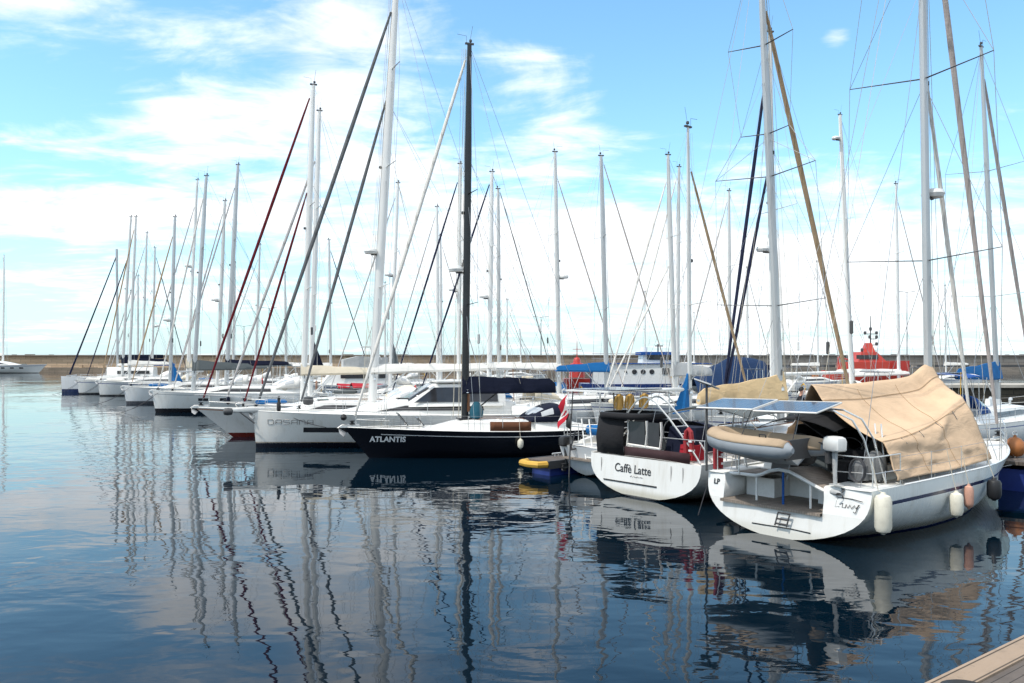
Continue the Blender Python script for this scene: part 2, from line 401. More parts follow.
class Cabin:
    def __init__(s, H, x0, x1, h, wf=0.62, slope=0.42, aft=0.15):
        s.H, s.x0, s.x1, s.h, s.wf, s.slope, s.aft = H, x0, x1, h, wf, slope, aft
    def ring(s, x):
        u = (x - s.x0) / (s.x1 - s.x0); b, z = s.H.deck(x)
        bmax = s.H.deck(s.x0)[0]
        wd = min(b * s.wf, bmax * s.wf) * (1 - 0.25 * sm((u - 0.75) / 0.25))
        hh = s.h * (1 - 0.90 * sm((u - (1 - s.slope)) / s.slope)) + 0.02
        return wd, z - 0.02, hh
    def side(s, x, f, side, off=0.0):
        wd, z, hh = s.ring(x); return Vector((x, side * (lerp(wd, wd * 0.86, f) + off), z + hh * 0.9 * f + off * 0.2))
    def top(s, x): wd, z, hh = s.ring(x); return z + hh + 0.04
    def mesh(s, mat, root, n=14):
        m = MB(); rings = []
        for i in range(n + 1):
            x = lerp(s.x0, s.x1, i / n); wd, z, hh = s.ring(x)
            prof = [(1, 0), (.86, .9), (.78, 1.0), (.4, 1.07), (0, 1.10), (-.4, 1.07), (-.78, 1.0), (-.86, .9), (-1, 0)]
            rings.append([(x - (1 - q[1]) * s.aft * (i == 0) * 0, wd * q[0], z + hh * q[1]) for q in prof])
        m.loft(rings, True, (True, True))
        return m.build('cabin', mat, root)
    def window(s, xa, xb, mat, root, fa=0.30, fb=0.80, sides=(1, -1), slant=0.12, tip=0.0):
        for sd_ in sides:
            m = MB(); n = 8; rings = []
            for i in range(n + 1):
                u = i / n; x = lerp(xa, xb, u); f1 = lerp(fb, fa + 0.06, sm((u - (1 - tip)) / tip)) if tip else fb
                xs = lambda f: x + slant * (f - fa) * (1 if u < .5 else -1)
                rings.append([s.side(xs(fa), fa, sd_, .012), s.side(xs(f1), f1, sd_, .012), s.side(xs(f1), f1, sd_, -.02), s.side(xs(fa), fa, sd_, -.02)])
            m.loft(rings, True); m.build('window', mat, root, ang=30)

def hood(root, x0, x1, w, z0, h, mat, name='sprayhood', win=True, curve=0.55):
    """folding spray hood: arches from the cabin top (front, low) back to the tall aft bow"""
    m = MB(); n = 8; k = 12; rings = []
    for i in range(n + 1):
        u = i / n; x = lerp(x1, x0, u); hh = h * (u ** curve) * (1 - .10 * sm((u - .7) / .3)); ww = w * lerp(.86, 1, u)
        r = []
        for j in range(k + 1):
            a = math.pi * j / k; c, si = math.cos(a), math.sin(a)
            r.append((x, ww * math.copysign(abs(c) ** .55, c), z0 + hh * si ** .55 if si > 0 else z0))
        rings.append(r)
    m.loft(rings, False, (False, False)); o = m.build(name, mat, root, solid=0.012)
    if win:
        for j0 in ((1, 3), (9, 11), (4, 8)):
            g = MB(); rr = []
            for i in ((1, 2, 3, 4) if j0[0] == 4 else (3, 4, 5, 6)):
                rr.append([Vector(rings[i][j]) + (Vector(rings[i][j]) - Vector((rings[i][j][0] + .1, 0, z0))).normalized() * .014 for j in range(j0[0], j0[1] + 1)])
            g.loft(rr, False, (False, False)); g.build('clear_window', PLEX, o)
    return o

def wire(root, a, b, r=0.0045, mat=None, name='shroud', sagz=0.0):
    pts = [a, b] if not sagz else [Vector(a).lerp(Vector(b), i / 6) - Vector((0, 0, sagz * math.sin(math.pi * i / 6))) for i in range(7)]
    return MB().tube(pts, r, 4).build(name, mat or WIRE, root, smooth=False)

def boat(name, label, th, root_xy, H, hull, deck=None, cat='sailboat', group=None, lod=2, mast=None, cabin=None, wins=(), boom=None, furls=(), hoodp=None,
         bimini=None, rails=True, arch=False, anchor=True, hatch=True, spreaders=((.38, 1.0), (.68, .85)), mcol=None, mr=0.12, radar=None, backstay=True, windows_mat=None,
         transom=True, deck_t0=0.0, extra_halyards=2, wheel=False, lazy=True, rr=0.0045, flagb=None, sprmat=None):
    root = thing(name, label, cat, (root_xy[0], root_xy[1], 0), R(th), group); H.root = root
    H.mesh(hull, root, 24 if lod > 1 else 14, transom); H.deckmesh(deck or DECK, root, 18, t0=deck_t0)
    H.toerail(DECKG if lod < 3 else GEL, root, t0=deck_t0)
    c = None
    if cabin:
        c = Cabin(H, *cabin); c.mesh(GEL, root)
        for wv in wins: c.window(*wv[:2], windows_mat or GLASS, root, **(wv[2] if len(wv) > 2 else {}))
        if hatch:
            xh = lerp(cabin[0], cabin[1], .62); MB().box((xh, 0, c.top(xh) + .03), (.55, .55, .06)).build('hatch', GLASS, root, smooth=False)
            xh = lerp(cabin[0], cabin[1], .25); MB().box((xh, .0, c.top(xh) + .02), (.7, .7, .05)).build('companionway_hatch', GEL, root, smooth=False)
            for q in (.4, -.4):
                MB().tube([(lerp(cabin[0], cabin[1], .1), q * H.B * .42, c.top(cabin[0] + .2) + .02), (lerp(cabin[0], cabin[1], .12), q * H.B * .42, c.top(cabin[0] + .2) + .07), (lerp(cabin[0], cabin[1], .5), q * H.B * .40, c.top(lerp(cabin[0], cabin[1], .5)) + .07), (lerp(cabin[0], cabin[1], .52), q * H.B * .40, c.top(lerp(cabin[0], cabin[1], .5)) + .0)], .018, 5).build('grab_rail', WOOD if lod > 2 else STEEL, root)
    H.cab = c
    if cabin and deck_t0 == 0.0:                            # cockpit coamings and seats behind the cabin
        b0, z0 = H.deck(cabin[0] * .5)
        for q in (1, -1):
            m = MB(); m.loft([[(x, q * y, z) for y, z in ((b0 * .50, z0 - .02), (b0 * .52, z0 + .30 * hh), (b0 * .62, z0 + .34 * hh), (b0 * .74, z0 - .02))] for x, hh in ((.5, .35), (1.2, .8), (cabin[0] * .7, .95), (cabin[0] + .1, 1.1))])
            m.build('coaming', GEL, root)
        for q in (1, -1):
            MB().lathe([(.075, 0), (.07, .06), (.055, .1), (.065, .14), (.05, .16)], 10, (cabin[0] * .7, q * b0 * .57, z0 + .31)).build('winch', STEEL, root)
        if wheel:
            m = MB(); m.tube([(1.5, .42 * math.cos(a), z0 + .62 + .42 * math.sin(a)) for a in [2 * math.pi * i / 18 for i in range(18)]], .016, 5, closed=True)
            for i in range(5):
                a = 2 * math.pi * i / 5; m.tube([(1.5, 0, z0 + .62), (1.5, .42 * math.cos(a), z0 + .62 + .42 * math.sin(a))], .008, 4)
            m.build('steering_wheel', STEEL, root)
            MB().box((1.62, 0, z0 + .3), (.22, .26, .66), taper=.8).build('pedestal', GEL, root, smooth=False)
    if cabin and lod < 3:                                   # loose-fitted deck gear, a different mix on each boat
        g = random.Random(label)
        if g.random() < .6: MB().box((cabin[0] + (cabin[1] - cabin[0]) * g.uniform(.35, .5), g.uniform(-.3, .3), c.top((cabin[0] + cabin[1]) / 2) + .14), (.75, .5, .28), taper=.86).build('life_raft', g.choice([GEL, GEL, LGREYC, ORG]), root)
        for q in (1, -1):
            x = lerp(cabin[0], cabin[1], g.uniform(.45, .6)); MB().tube([(x, q * .45, c.top(x) - .05), (x, q * .45, c.top(x) + .2), (x + .14, q * .45, c.top(x) + .26)], [.05, .05, .09], 8).build('ventilator', STEEL, root)
        b0, z0 = H.deck(.4)
        if g.random() < .7: MB().tube([(.15, b0 * .55, z0 + .25), (.15, b0 * .60, z0 + .75), (.15, b0 * .45, z0 + .88), (.15, b0 * .30, z0 + .75), (.15, b0 * .35, z0 + .25)], .06, 6).build('horseshoe_buoy', g.choice([RED, YEL, WHITEC, ORG]), root)
        if g.random() < .5: MB().tube([(.2, -b0 * .6, z0), (.1, -b0 * .65, z0 + 2.2)], .02, 5).build('danbuoy_pole', g.choice([ORG, STEEL, YEL]), root)
        if g.random() < .55:
            m = MB(); m.lathe([(.02, -.9), (.13, -.8), (.17, 0), (.13, .8), (.02, .9)], 10, (cabin[1] + .7, g.uniform(-.4, .4), H.deck(cabin[1] + .7)[1] + .16), 'x'); m.build('rolled_sail', g.choice([WHITEC, BLUEC, GREYC, CREAMC, NAVYC]), root)
        if g.random() < .5: MB().box((.9, 0, z0 + 1.75 + .4), (.7, 1.5, .03)).build('solar_panel', SOLAR, root, smooth=False); MB().tube([(.9, -.8, z0), (.9, -.8, z0 + 2.1), (.9, .8, z0 + 2.1), (.9, .8, z0)], .02, 5).build('gantry', STEEL, root)
        x = cabin[0] - .4; m = MB()
        for k in range(3): m.tube([(x + .02 * k, b0 * .8 + .03 * k, z0 + .12 + .22 * math.sin(2 * math.pi * i / 10) + .22) if False else (x + .2 * math.cos(2 * math.pi * i / 10), b0 * .72, z0 + .42 + .2 * math.sin(2 * math.pi * i / 10) + .03 * k) for i in range(10)], .016, 4, closed=True)
        m.build('coiled_line', g.choice([ROPE, ROPED, ROPE]), root)
    # ---------------- mast, spreaders, shrouds
    if mast:
        xb, xt, ht = mast; zb = (c.top(xb) if c and cabin[0] < xb < cabin[1] else H.deck(xb)[1]) - .03
        MC = mcol or MASTD; at = lambda z: Vector((lerp(xb, xt, (z - zb) / (ht - zb)), 0, z))
        m = MB(); m.tube([at(lerp(zb, ht, i / 10)) for i in range(11)], [mr * (1 - .0 * i if i < 8 else 1 - .13 * (i - 7)) for i in range(11)], 10, .66, up=(1, 0, 0))
        mo = m.build('mast', MC, root)
        cap = MB(); cap.box(at(ht) + Vector((0, 0, .03)), (.36, .10, .06)); cap.tube([at(ht), at(ht) + Vector((-.12, .05, .75))], .007, 4)
        cap.tube([at(ht) + Vector((.12, -.03, 0)), at(ht) + Vector((.12, -.03, .35)), at(ht) + Vector((.5, -.03, .38))], .008, 4); cap.lathe([(.03, .0), (.06, .02), (.06, .1), (.02, .12)], 8, at(ht) + Vector((-.05, -.02, .1)))
        cap.build('masthead_fitting', DKGREY, mo, smooth=False)
        bm, zc = H.deck(xb - .25); bm -= .06
        for q in (1, -1):
            prev = Vector((xb - .25, q * bm, zc)); prevl = prev
            for i, (f, ln) in enumerate(spreaders):
                z = lerp(zb, ht, f); a = at(z); tip = Vector((a.x - ln * .22, q * ln, z + ln * .06))
                MB().tube([a, tip], [.040, .024], 6, .45, up=(1, 0, 0)).build('spreader', sprmat or MC, root)
                wire(root, prev, tip, rr); 
                wire(root, Vector((xb - .05, q * bm * .93, zc)) if i == 0 else prevl, at(z - .15), rr * .9, name='lower_shroud')
                prev = tip; prevl = tip
            wire(root, prev, at(ht - .12), rr)
        if backstay:
            x0 = H.pt(0, 1).x
            wire(root, at(ht - .03), (x0 + .12, 0, H.deck(.0)[1]), rr, name='backstay')
        for i in range(extra_halyards):
            q = rng.uniform(-.25, .25); wire(root, at(ht - .2) + Vector((.1 + .05 * i, q * .3, 0)), (xb + rng.uniform(.15, .5), q + rng.uniform(-.2, .2), zb + .1), rr * .9, ROPE, 'halyard')
        if lazy and boom:
            for q in (.35, -.35): wire(root, at(lerp(zb, ht, .62)), (xb - boom[1] * .62, q * .4, boom[0] + .25), rr * .7, ROPE, 'lazy_jack')
        if lod > 1 or rng.random() < .6:
            za = lerp(zb, ht, .55); MB().lathe([(.03, -.06), (.06, -.04), (.06, .05), (.02, .07)], 8, at(za) + Vector((mr + .05, 0, 0))).build('steaming_light', DKGREY, mo)
            for q in (1, -1): MB().lathe([(.07, 0), (.06, .05), (.05, .1), (.06, .13)], 8, at(zb + 1.1) + Vector((-.05, q * (mr * .66 + .04), 0))).build('winch', STEEL, mo)
            for k in range(3): a_ = at(zb + 1.2 + .25 * k) + Vector((-.02, (mr * .68 + .02) * (1 if k % 2 else -1), 0)); MB().tube([a_ + Vector((0, 0, -.1)), a_ + Vector((0, 0, .1))], .018, 4).build('cleat', DKGREY, mo)
            q = rng.choice((1, -1)); sp0 = at(lerp(zb, ht, spreaders[0][0])) + Vector((-spreaders[0][1] * .22, q * spreaders[0][1], spreaders[0][1] * .06))
            xr, yr, zr = Vector((xb - .25, q * bm, zc)).lerp(sp0, rng.uniform(.55, .8))
            MB().lathe([(.02, -.20), (.055, -.17), (.055, .17), (.02, .20)], 8, (xr, yr, zr)).build('radar_reflector', rng.choice([GEL, DKGREY, LGREYC]), root)
            for q in (1, -1): wire(root, at(lerp(zb, ht, .70)), (.5, q * H.deck(.5)[0] * .8, H.deck(.5)[1]), rr * .8, name='running_backstay')
            for q in (1, -1): wire(root, at(lerp(zb, ht, spreaders[0][0])) + Vector((-.1, q * spreaders[0][1] * .6, 0)), (xb - .4, q * bm * .9, zc), rr * .6, ROPE, 'flag_halyard')
        if radar:
            z = radar; b = MB(); b.lathe([(.06, -.10), (.27, -.08), (.31, .02), (.27, .12), (.1, .17)], 16, at(z) + Vector((.46, 0, 0)))
            b.build('radar_dome', GEL, mo)
            MB().tube([at(z) + Vector((.08, 0, -.12)), at(z) + Vector((.45, 0, -.12))], .04, 5).build('radar_bracket', DKGREY, mo)
        # ------------ boom and sail cover
        if boom:
            zbm, ln, cov, hc = boom[:4]; rise = boom[4] if len(boom) > 4 else .02
            g = at(zbm) + Vector((-.15, 0, 0)); e = Vector((g.x - ln, 0, zbm + ln * rise))
            MB().tube([g, e], .075, 8, .8, up=(0, 0, 1)).build('boom', MC, root)
            if cov:
                mm = MB(); rings = []; n = 14; ph = rng.uniform(0, 6)
                for i in range(n + 1):
                    u = i / n; p = Vector((g.x + .30 * (1 - u) ** 3 * (hc > .3), 0, g.z)).lerp(e, u); 
                    h = lerp(hc, boom[5] if len(boom) > 5 else max(.24, hc * .42), u ** .6) + .02 * math.sin(u * 17 + ph); wd = lerp(.22, .14, u ** .6) * (1 + .10 * math.sin(u * 23 + ph))
                    if u > .97: h *= .6; wd *= .6
                    rr_ = []
                    for j in range(10):
                        a = 2 * math.pi * j / 10; s_ = math.sin(a)
                        zz = p.z - .06 + (h if s_ > 0 else .10) * s_ * (1 if s_ > 0 else 1); wy = wd * math.cos(a) * (1 - .5 * max(0, s_))
                        rr_.append((p.x, wy, zz))
                    rings.append(rr_)
                mm.loft(rings); mm.build('sail_cover', cov, root)
            wire(root, e, at(ht - .05), rr * .8, ROPE, 'topping_lift'); wire(root, e + Vector((.6, 0, 0)), (e.x + .7, 0, H.deck(1.0)[1] + .3), .012, ROPE, 'mainsheet')
            MB().tube([g + Vector((-1.3, 0, -.05)), (xb - .12, 0, zb + .15)], .03, 6).build('boom_vang', MC, root)
        for fu in furls:
            zt, xd, fm, fr = fu[:4]; a = at(zt) + Vector((.12, 0, 0)); zd = H.deck(min(xd, H.L + H.ob * .96))[1] + .12; b = Vector((xd, 0, zd))
            n = 12; MB().tube([a.lerp(b, .012 + .965 * i / n) for i in range(n + 1)], [fr * .68 * (.40 + .75 * math.sin(math.pi * (0.08 + 0.80 * (i / n) ** .75)) + .05 * math.sin(i * 2.1)) for i in range(n + 1)], 8).build('furled_sail', fm, root)
            MB().tube([a + (b - a) * -.0, b], .007, 4).build('forestay', WIRE, root, smooth=False)
            MB().lathe([(.06, -.02), (.11, 0), (.11, .025), (.06, .03), (.06, .10), (.11, .105), (.11, .13), (.05, .15)], 12, b + Vector((0, 0, .02))).build('furling_drum', BLACK, root)
    if hoodp: hood(root, *hoodp)
    if bimini:
        xa, xb_, w, z, mt = bimini; m = MB()
        m.grid(lambda u, v: (lerp(xa, xb_, u), w * (2 * v - 1), z + .12 * math.sin(math.pi * u) * .5 - .16 * (2 * v - 1) ** 2), 6, 8); m.build('bimini', mt, root, solid=.015)
        for x in (xa + .1, (xa + xb_) / 2, xb_ - .1):
            zz = H.deck(max(.2, x))[1]; m = MB(); m.tube([((xa + xb_) / 2, w * 1.02, zz + .1), (x, w, z - .16), (x, w * .6, z - .03), (x, 0, z + .02), (x, -w * .6, z - .03), (x, -w, z - .16), ((xa + xb_) / 2, -w * 1.02, zz + .1)], .014, 5); m.build('bimini_frame', STEEL, root)
    # ---------------- rails
    if rails:
        tb = 1.0; P = lambda t, q, dz, inn=.07: (lambda p: Vector((p.x, q * max(.04, abs(p.y) - inn), p.z + dz)))(H.pt(t, 1, 1))
        m = MB(); f = Vector((H.pt(1, 1).x + .05, 0, H.zs(1) + .62))
        m.tube([P(.87, 1, 0), P(.87, 1, .6), P(.93, 1, .64), P(.98, 1, .64, 0.0), f + Vector((0, .08, 0)), f + Vector((0, -.08, 0)), P(.98, -1, .64, 0.0), P(.93, -1, .64), P(.87, -1, .6), P(.87, -1, 0)], .0135, 5)
        for q in (1, -1): m.tube([P(.965, q, 0), P(.965, q, .64)], .0125, 5); m.tube([P(.87, q, .32), P(.965, q, .33)], .0105, 4)
        m.build('pulpit', STEEL, root)
        if deck_t0 == 0.0:
            m = MB(); 
            m.tube([P(.10, 1, 0), P(.10, 1, .62), P(.02, 1, .62), P(.015, 1, .62, .4), P(.015, -1, .62, .4), P(.02, -1, .62), P(.10, -1, .62), P(.10, -1, 0)], .0135, 5)
            for q in (1, -1): m.tube([P(.02, q, 0), P(.02, q, .62)], .0125, 5); m.tube([P(.10, q, .32), P(.02, q, .32)], .0105, 4)
            m.build('pushpit', STEEL, root)
        ts = [.10 + i * .77 / (6 if lod > 1 else 4) for i in range((7 if lod > 1 else 5))]
        for q in (1, -1):
            for t in ts[1:-1]:
                MB().tube([P(t, q, -.02), P(t, q, .62)], .0115, 5).build('stanchion', STEEL, root)
            for dz in (.60, .31):
                MB().tube([P(t, q, dz) for t in ts], .0045 if lod > 1 else .006, 4).build('lifeline', WIRE, root, smooth=False)
    if anchor:
        p = H.pt(1, 1); x, z = p.x, p.z
        MB().box((x - .25, 0, z + .03), (.8, .16, .06)).build('bow_roller', STEEL, root, smooth=False)
        m = MB(); m.tube([(x - .6, 0, z + .10), (x + .05, 0, z + .10), (x + .22, 0, z - .02)], .03, 5)
        m.loft([[(x + .20, y * .0, z - .0), (x + .16, y * .20, z - .22), (x + .02, y * .16, z - .34), (x - .12, y * .0, z - .20)] for y in (1, -1)], True); m.build('anchor', STEEL, root)
    return root, H

def xy_from_bow(px, py, th, L):
    """root (stern waterline) of a boat whose bow meets the water at picture point (px, py)"""
    Y = EYE * FPX / (py - HOR); X = wpos(px, Y); return X - L * math.cos(R(th)), Y - L * math.sin(R(th))
def xloc(xy, th, px):
    """local x on the boat's centre line that is seen at picture column px"""
    u = (px - 512) / FPX; dx, dy = math.cos(R(th)), math.sin(R(th)); return (u * xy[1] - xy[0]) / (dx - u * dy)
def ydist(xy, th, x): return xy[1] + math.sin(R(th)) * x
def mastspec(xy, th, pxb, pxt, pyt):
    xb, xt = xloc(xy, th, pxb), xloc(xy, th, pxt); return xb, xt, wz(pyt, ydist(xy, th, xt))
def fender(label, root, H, x, side, ztop, ln, r, mat, group=None, name='fender', line=True, off=0.0):
    M = Matrix.Translation(root.location) @ Matrix.Rotation(root.rotation_euler[2], 4, 'Z')
    b, zd = H.deck(x); y = side * (max(H.half(x, ztop - ln * .5), H.half(x, ztop)) + r + .01 + off)
    p = M @ Vector((x, y, ztop)); t = thing(name, label, 'fender', (p.x, p.y, 0), root.rotation_euler[2], group)
    MB().lathe([(r * .25, ztop), (r * .35, ztop - .04), (r * .8, ztop - .07), (r, ztop - .14), (r * 1.0, ztop - ln * .5), (r, ztop - ln + .14), (r * .8, ztop - ln + .06), (r * .3, ztop - ln + .02), (r * .22, ztop - ln)], 16).build('body', mat, t)
    if line: MB().tube([(0, 0, ztop - .01), (0, -side * (r * .6 + off * .5), zd + .02), (0, -side * (r + .06 + off), zd + .60)], .009, 5).build('line', ROPE, t)
    return t
# ------------------------------------------------------------------ the setting
def struct(o): o['kind'] = 'structure'; return o
m, t, p = newmat('harbour_water')
o = t.node('ShaderNodeTexCoord').outputs['Object']
patch = t.noise(t.node('ShaderNodeMapping', {0: o, 3: (0.9, 1.0, 1.0)}).outputs[0], 0.085, 3, 0.55)
amp = t.ramp(patch, 0.38, 0.68, 0.30, 1.55)
w1 = t.noise(t.node('ShaderNodeMapping', {0: o, 2: (0, 0, 0.35), 3: (0.75, 1.25, 1.0)}).outputs[0], 0.95, 2, 0.5, 0.4)
w2 = t.noise(t.node('ShaderNodeMapping', {0: o, 2: (0, 0, -0.5), 3: (0.8, 1.3, 1.0)}).outputs[0], 3.4, 2, 0.5, 0.3)
w3 = t.noise(o, 0.22, 2, 0.5)
h = t.math('ADD', t.math('ADD', t.math('MULTIPLY', w1, 0.0175), t.math('MULTIPLY', w2, 0.0018)), t.math('MULTIPLY', w3, 0.016))
h = t.math('MULTIPLY', h, amp)
t.put(p.inputs['Normal'], t.node('ShaderNodeBump', {'Height': h, 'Strength': 1.0, 'Distance': 1.0}).outputs[0])
t.put(p.inputs['Base Color'], t.mix(t.noise(o, 0.05, 2), (0.0008, 0.0055, 0.011), (0.0012, 0.0075, 0.015)))
p.inputs['Roughness'].default_value = 0.015; p.inputs['IOR'].default_value = 1.333
WATER = m
m = MB(); m.add([(-3000, -200, 0), (3000, -200, 0), (3000, 6000, 0), (-3000, 6000, 0)], [(0, 1, 2, 3)]); struct(m.build('water', WATER, smooth=False))

def stonemat(name, a, b, mortar, bw, bh, dark=0.5, shift=None):
    m, t, p = newmat(name); o = t.node('ShaderNodeTexCoord').outputs['Object']
    s = t.node('ShaderNodeSeparateXYZ', {0: o})
    v = t.node('ShaderNodeCombineXYZ', {0: s.outputs[0], 1: s.outputs[2]}).outputs[0]
    br = t.node('ShaderNodeTexBrick', {'Vector': v, 'Color1': a, 'Color2': b, 'Mortar': mortar, 'Scale': 1.0, 'Mortar Size': bh * .06, 'Brick Width': bw, 'Row Height': bh})
    n = t.noise(t.node('ShaderNodeMapping', {0: o, 3: (0.06, 0.06, 0.5)}).outputs[0], 3, 6, 0.65)
    c = t.mix(t.ramp(n, 0.38, 0.72, 0, dark), br.outputs[0], tuple(x * 0.35 for x in a))
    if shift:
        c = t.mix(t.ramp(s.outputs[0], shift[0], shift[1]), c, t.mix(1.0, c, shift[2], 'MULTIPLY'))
    t.put(p.inputs['Base Color'], c); p.inputs['Roughness'].default_value = 0.9
    t.put(p.inputs['Normal'], t.node('ShaderNodeBump', {'Height': t.noise(o, 1.5, 6, 0.7), 'Strength': 0.8, 'Distance': 0.15}).outputs[0])
    return m
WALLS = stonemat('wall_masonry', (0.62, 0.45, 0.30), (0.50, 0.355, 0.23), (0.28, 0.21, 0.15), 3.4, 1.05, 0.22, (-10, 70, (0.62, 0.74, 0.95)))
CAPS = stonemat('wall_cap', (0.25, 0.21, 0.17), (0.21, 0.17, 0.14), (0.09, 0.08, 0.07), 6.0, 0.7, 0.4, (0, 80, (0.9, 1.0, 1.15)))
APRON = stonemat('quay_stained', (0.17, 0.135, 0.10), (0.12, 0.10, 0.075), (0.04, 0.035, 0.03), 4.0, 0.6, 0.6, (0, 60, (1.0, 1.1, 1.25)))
YW = 255.0
bw = thing('breakwater_wall', 'long tan stone breakwater with a dark parapet closing off the harbour', 'sea wall', (0, YW, 0))
MB().box((0, 9, 2.7), (1100, 8, 5.0)).build('wall_face', WALLS, bw, smooth=False)
m = MB(); m.box((0, 8.6, 5.30), (1100, 8.9, .42)); m.build('parapet', CAPS, bw, smooth=False)
m = MB(); m.loft([[(x, 0, -1), (x, .9, 1.25), (x, 5.2, 1.5), (x, 5.2, -1)] for x in (-550, 550)]); m.build('quay_apron', APRON, bw, smooth=False)
MB().box((300, 4.92, 1.95), (590, .2, .85)).build('painted_shadow_band', DKGREY, bw, smooth=False)  # dark box painting in the shadow band along the right-hand wall foot
for i in range(60):                                       # uneven blocks and steps along the top and foot of the wall
    x = -170 + i * 6.4 + rng.uniform(-2, 2)
    if rng.random() < .5: MB().box((x, 8.4, 5.55), (rng.uniform(.8, 4), 1.0, rng.uniform(.12, .45))).build('cap_block', CAPS, bw, smooth=False)
    if rng.random() < .6: MB().box((x, 3.2 + rng.uniform(-1, 1), 1.75), (rng.uniform(.5, 2.2), .8, rng.uniform(.4, 1.1)), rz=rng.uniform(-.4, .4)).build('foot_block', WALLS, bw, smooth=False)
sq = thing('stone_quay', 'brown stone quay with a pale concrete coping behind the blue sail cover', 'quay', (84, 78, 0))
MB().box((0, 3, .15), (96, 6, 2.0)).build('quay_face', stonemat('quay_rubble', (0.075, 0.06, 0.04), (0.045, 0.04, 0.028), (0.02, 0.018, 0.015), 1.3, .5, .5), sq, smooth=False)
MB().box((0, 2.95, 1.29), (96.4, 6.5, .28)).build('coping', CONC, sq, smooth=False)
LAMPG = paint('lamp_grey', (0.25, 0.26, 0.27), 0.5)
def lamp_post(px, pyt, label):
    Y = YW + 9; X = wpos(px, Y); z = wz(pyt, Y); l = thing('street_lamp', label, 'street lamp', (X, Y, 5.5), 0, 'lamp posts on the breakwater')
    MB().tube([(0, 0, 0), (0, 0, z - 5.5)], [.2, .11], 6).build('pole', LAMPG, l)
    for q in (1, -1):
        MB().tube([(0, 0, z - 5.7), (q * .9, 0, z - 5.45), (q * 1.9, 0, z - 5.4)], .07, 5).build('bracket', LAMPG, l)
        MB().box((q * 2.1, 0, z - 5.4), (.9, .35, .16)).build('lamp_head', LAMPG, l, smooth=False)
lamp_post(244, 326, 'grey double lamp post on the breakwater left of the red furled headsails')
lamp_post(269, 308, 'tall grey double lamp post on the breakwater between the red furled headsails')
lamp_post(541, 317, 'grey double lamp post on the breakwater left of the mast with a radar bracket')
lamp_post(907, 292, 'grey double lamp post on the breakwater right of the thin white mast')

# ---- pontoons
DIRA = 39.2
def finger(name, label, x, y, th, ln, wd, zt, bumper=None, ffl=BLUEF):
    f = thing(name, label, 'pontoon', (x, y, 0), R(th))
    MB().box((ln / 2, 0, zt - .05), (ln, wd, .10)).build('deck_boards', PLANK, f, smooth=False)
    for q in (1, -1): MB().box((ln / 2, q * (wd / 2 + .04), zt - .12), (ln, .08, .26)).build('fascia_board', EDGEW if ffl is BLUEF and not bumper else DKGREY, f, smooth=False)
    for i in range(int(ln / 2.2)):
        MB().box((.9 + i * 2.2, 0, (zt - .25) / 2 - .1), (1.5, wd * .94, zt - .05), taper=.96).build('float', ffl, f)
    if bumper:
        MB().tube([(-.02, wd * .5, zt - .1), (-.32, wd * .42, zt - .1), (-.42, 0, zt - .1), (-.32, -wd * .42, zt - .1), (-.02, -wd * .5, zt - .1)], .115, 8).build('bumper', bumper, f)
    for k in (1.2, ln - 1.5):
        m = MB(); m.tube([(k - .2, wd * .36, zt + .1), (k + .2, wd * .36, zt + .1)], .03, 6); m.tube([(k - .08, wd * .36, zt), (k - .08, wd * .36, zt + .1)], .025, 6); m.tube([(k + .08, wd * .36, zt), (k + .08, wd * .36, zt + .1)], .025, 6); m.build('cleat', STEEL, f)
    return f
finger('finger_pontoon', 'short grey finger pontoon with yellow end bumper and blue float beside the dark hull', 0.85, 26.8, DIRA, 9.0, 1.0, 0.50, YEL)
finger('finger_pontoon', 'finger pontoon with pale timber fascia and bright blue float beyond the tan tarp boat', 14.75, 23.3, DIRA, 14.0, 1.3, 0.88)
nw = thing('near_pontoon', 'weathered grey plank pontoon with pale timber edge boards close to the viewer', 'pontoon', (4.34 + .6 * .02, 8.3 - .8 * .02, 0), math.atan2(1.37, 1.85))
MB().box((3.0, -1.76, .46), (22, 2.97, .06)).build('deck_boards', PLANK, nw, smooth=False)
MB().box((3.0, -.135, .475), (22, .27, .07)).build('edge_boards', EDGEW, nw, smooth=False)
MB().box((3.0, .024, .38), (22, .04, .26)).build('fascia_board', EDGEW, nw, smooth=False)
for i in range(4): MB().box((-5 + i * 4.6, -1.6, .12), (3.0, 2.8, .58)).build('float', DKGREY, nw)
bo = thing('rubber_tyre', 'black tyre top lying at the pontoon edge by the bottom of the view', 'tyre', (4.46, 7.82, .5), 0)
MB().tube([(.0 + .20 * math.cos(a), .20 * math.sin(a), .075) for a in [2 * math.pi * i / 20 for i in range(20)]], .075, 8, closed=True).build('tyre_ring', BLACK, bo)
# ------------------------------------------------------------------ hull paints
H_MAIN = hullmat('hull_white_navy_line', (0.70, 0.735, 0.725), (0.02, 0.04, 0.16), (0.012, 0.035, 0.20), 0.03, 0.025, (0.70, 0.765), (0.012, 0.018, 0.07), srange=(0.03, 2), scum=0.65)
H_CAFE = hullmat('hull_white_plain', (0.68, 0.68, 0.66), (0.06, 0.06, 0.06), (0.03, 0.03, 0.035), 0.05, 0.02, scum=0.6)
H_VANE = hullmat('hull_pale_grey', (0.66, 0.68, 0.69), (0.06, 0.06, 0.06), (0.03, 0.03, 0.035), 0.05, 0.02, (0.80, 0.84), (0.15, 0.2, 0.35))
H_ATL = hullmat('hull_blue_black', (0.004, 0.0055, 0.010), (0.004, 0.0055, 0.010), (0.003, 0.005, 0.008), 0.0, -0.02, (0.80, 0.825), (0.70, 0.70, 0.70), rough=0.12, srange=(-1, 0.905), scum=0.0)
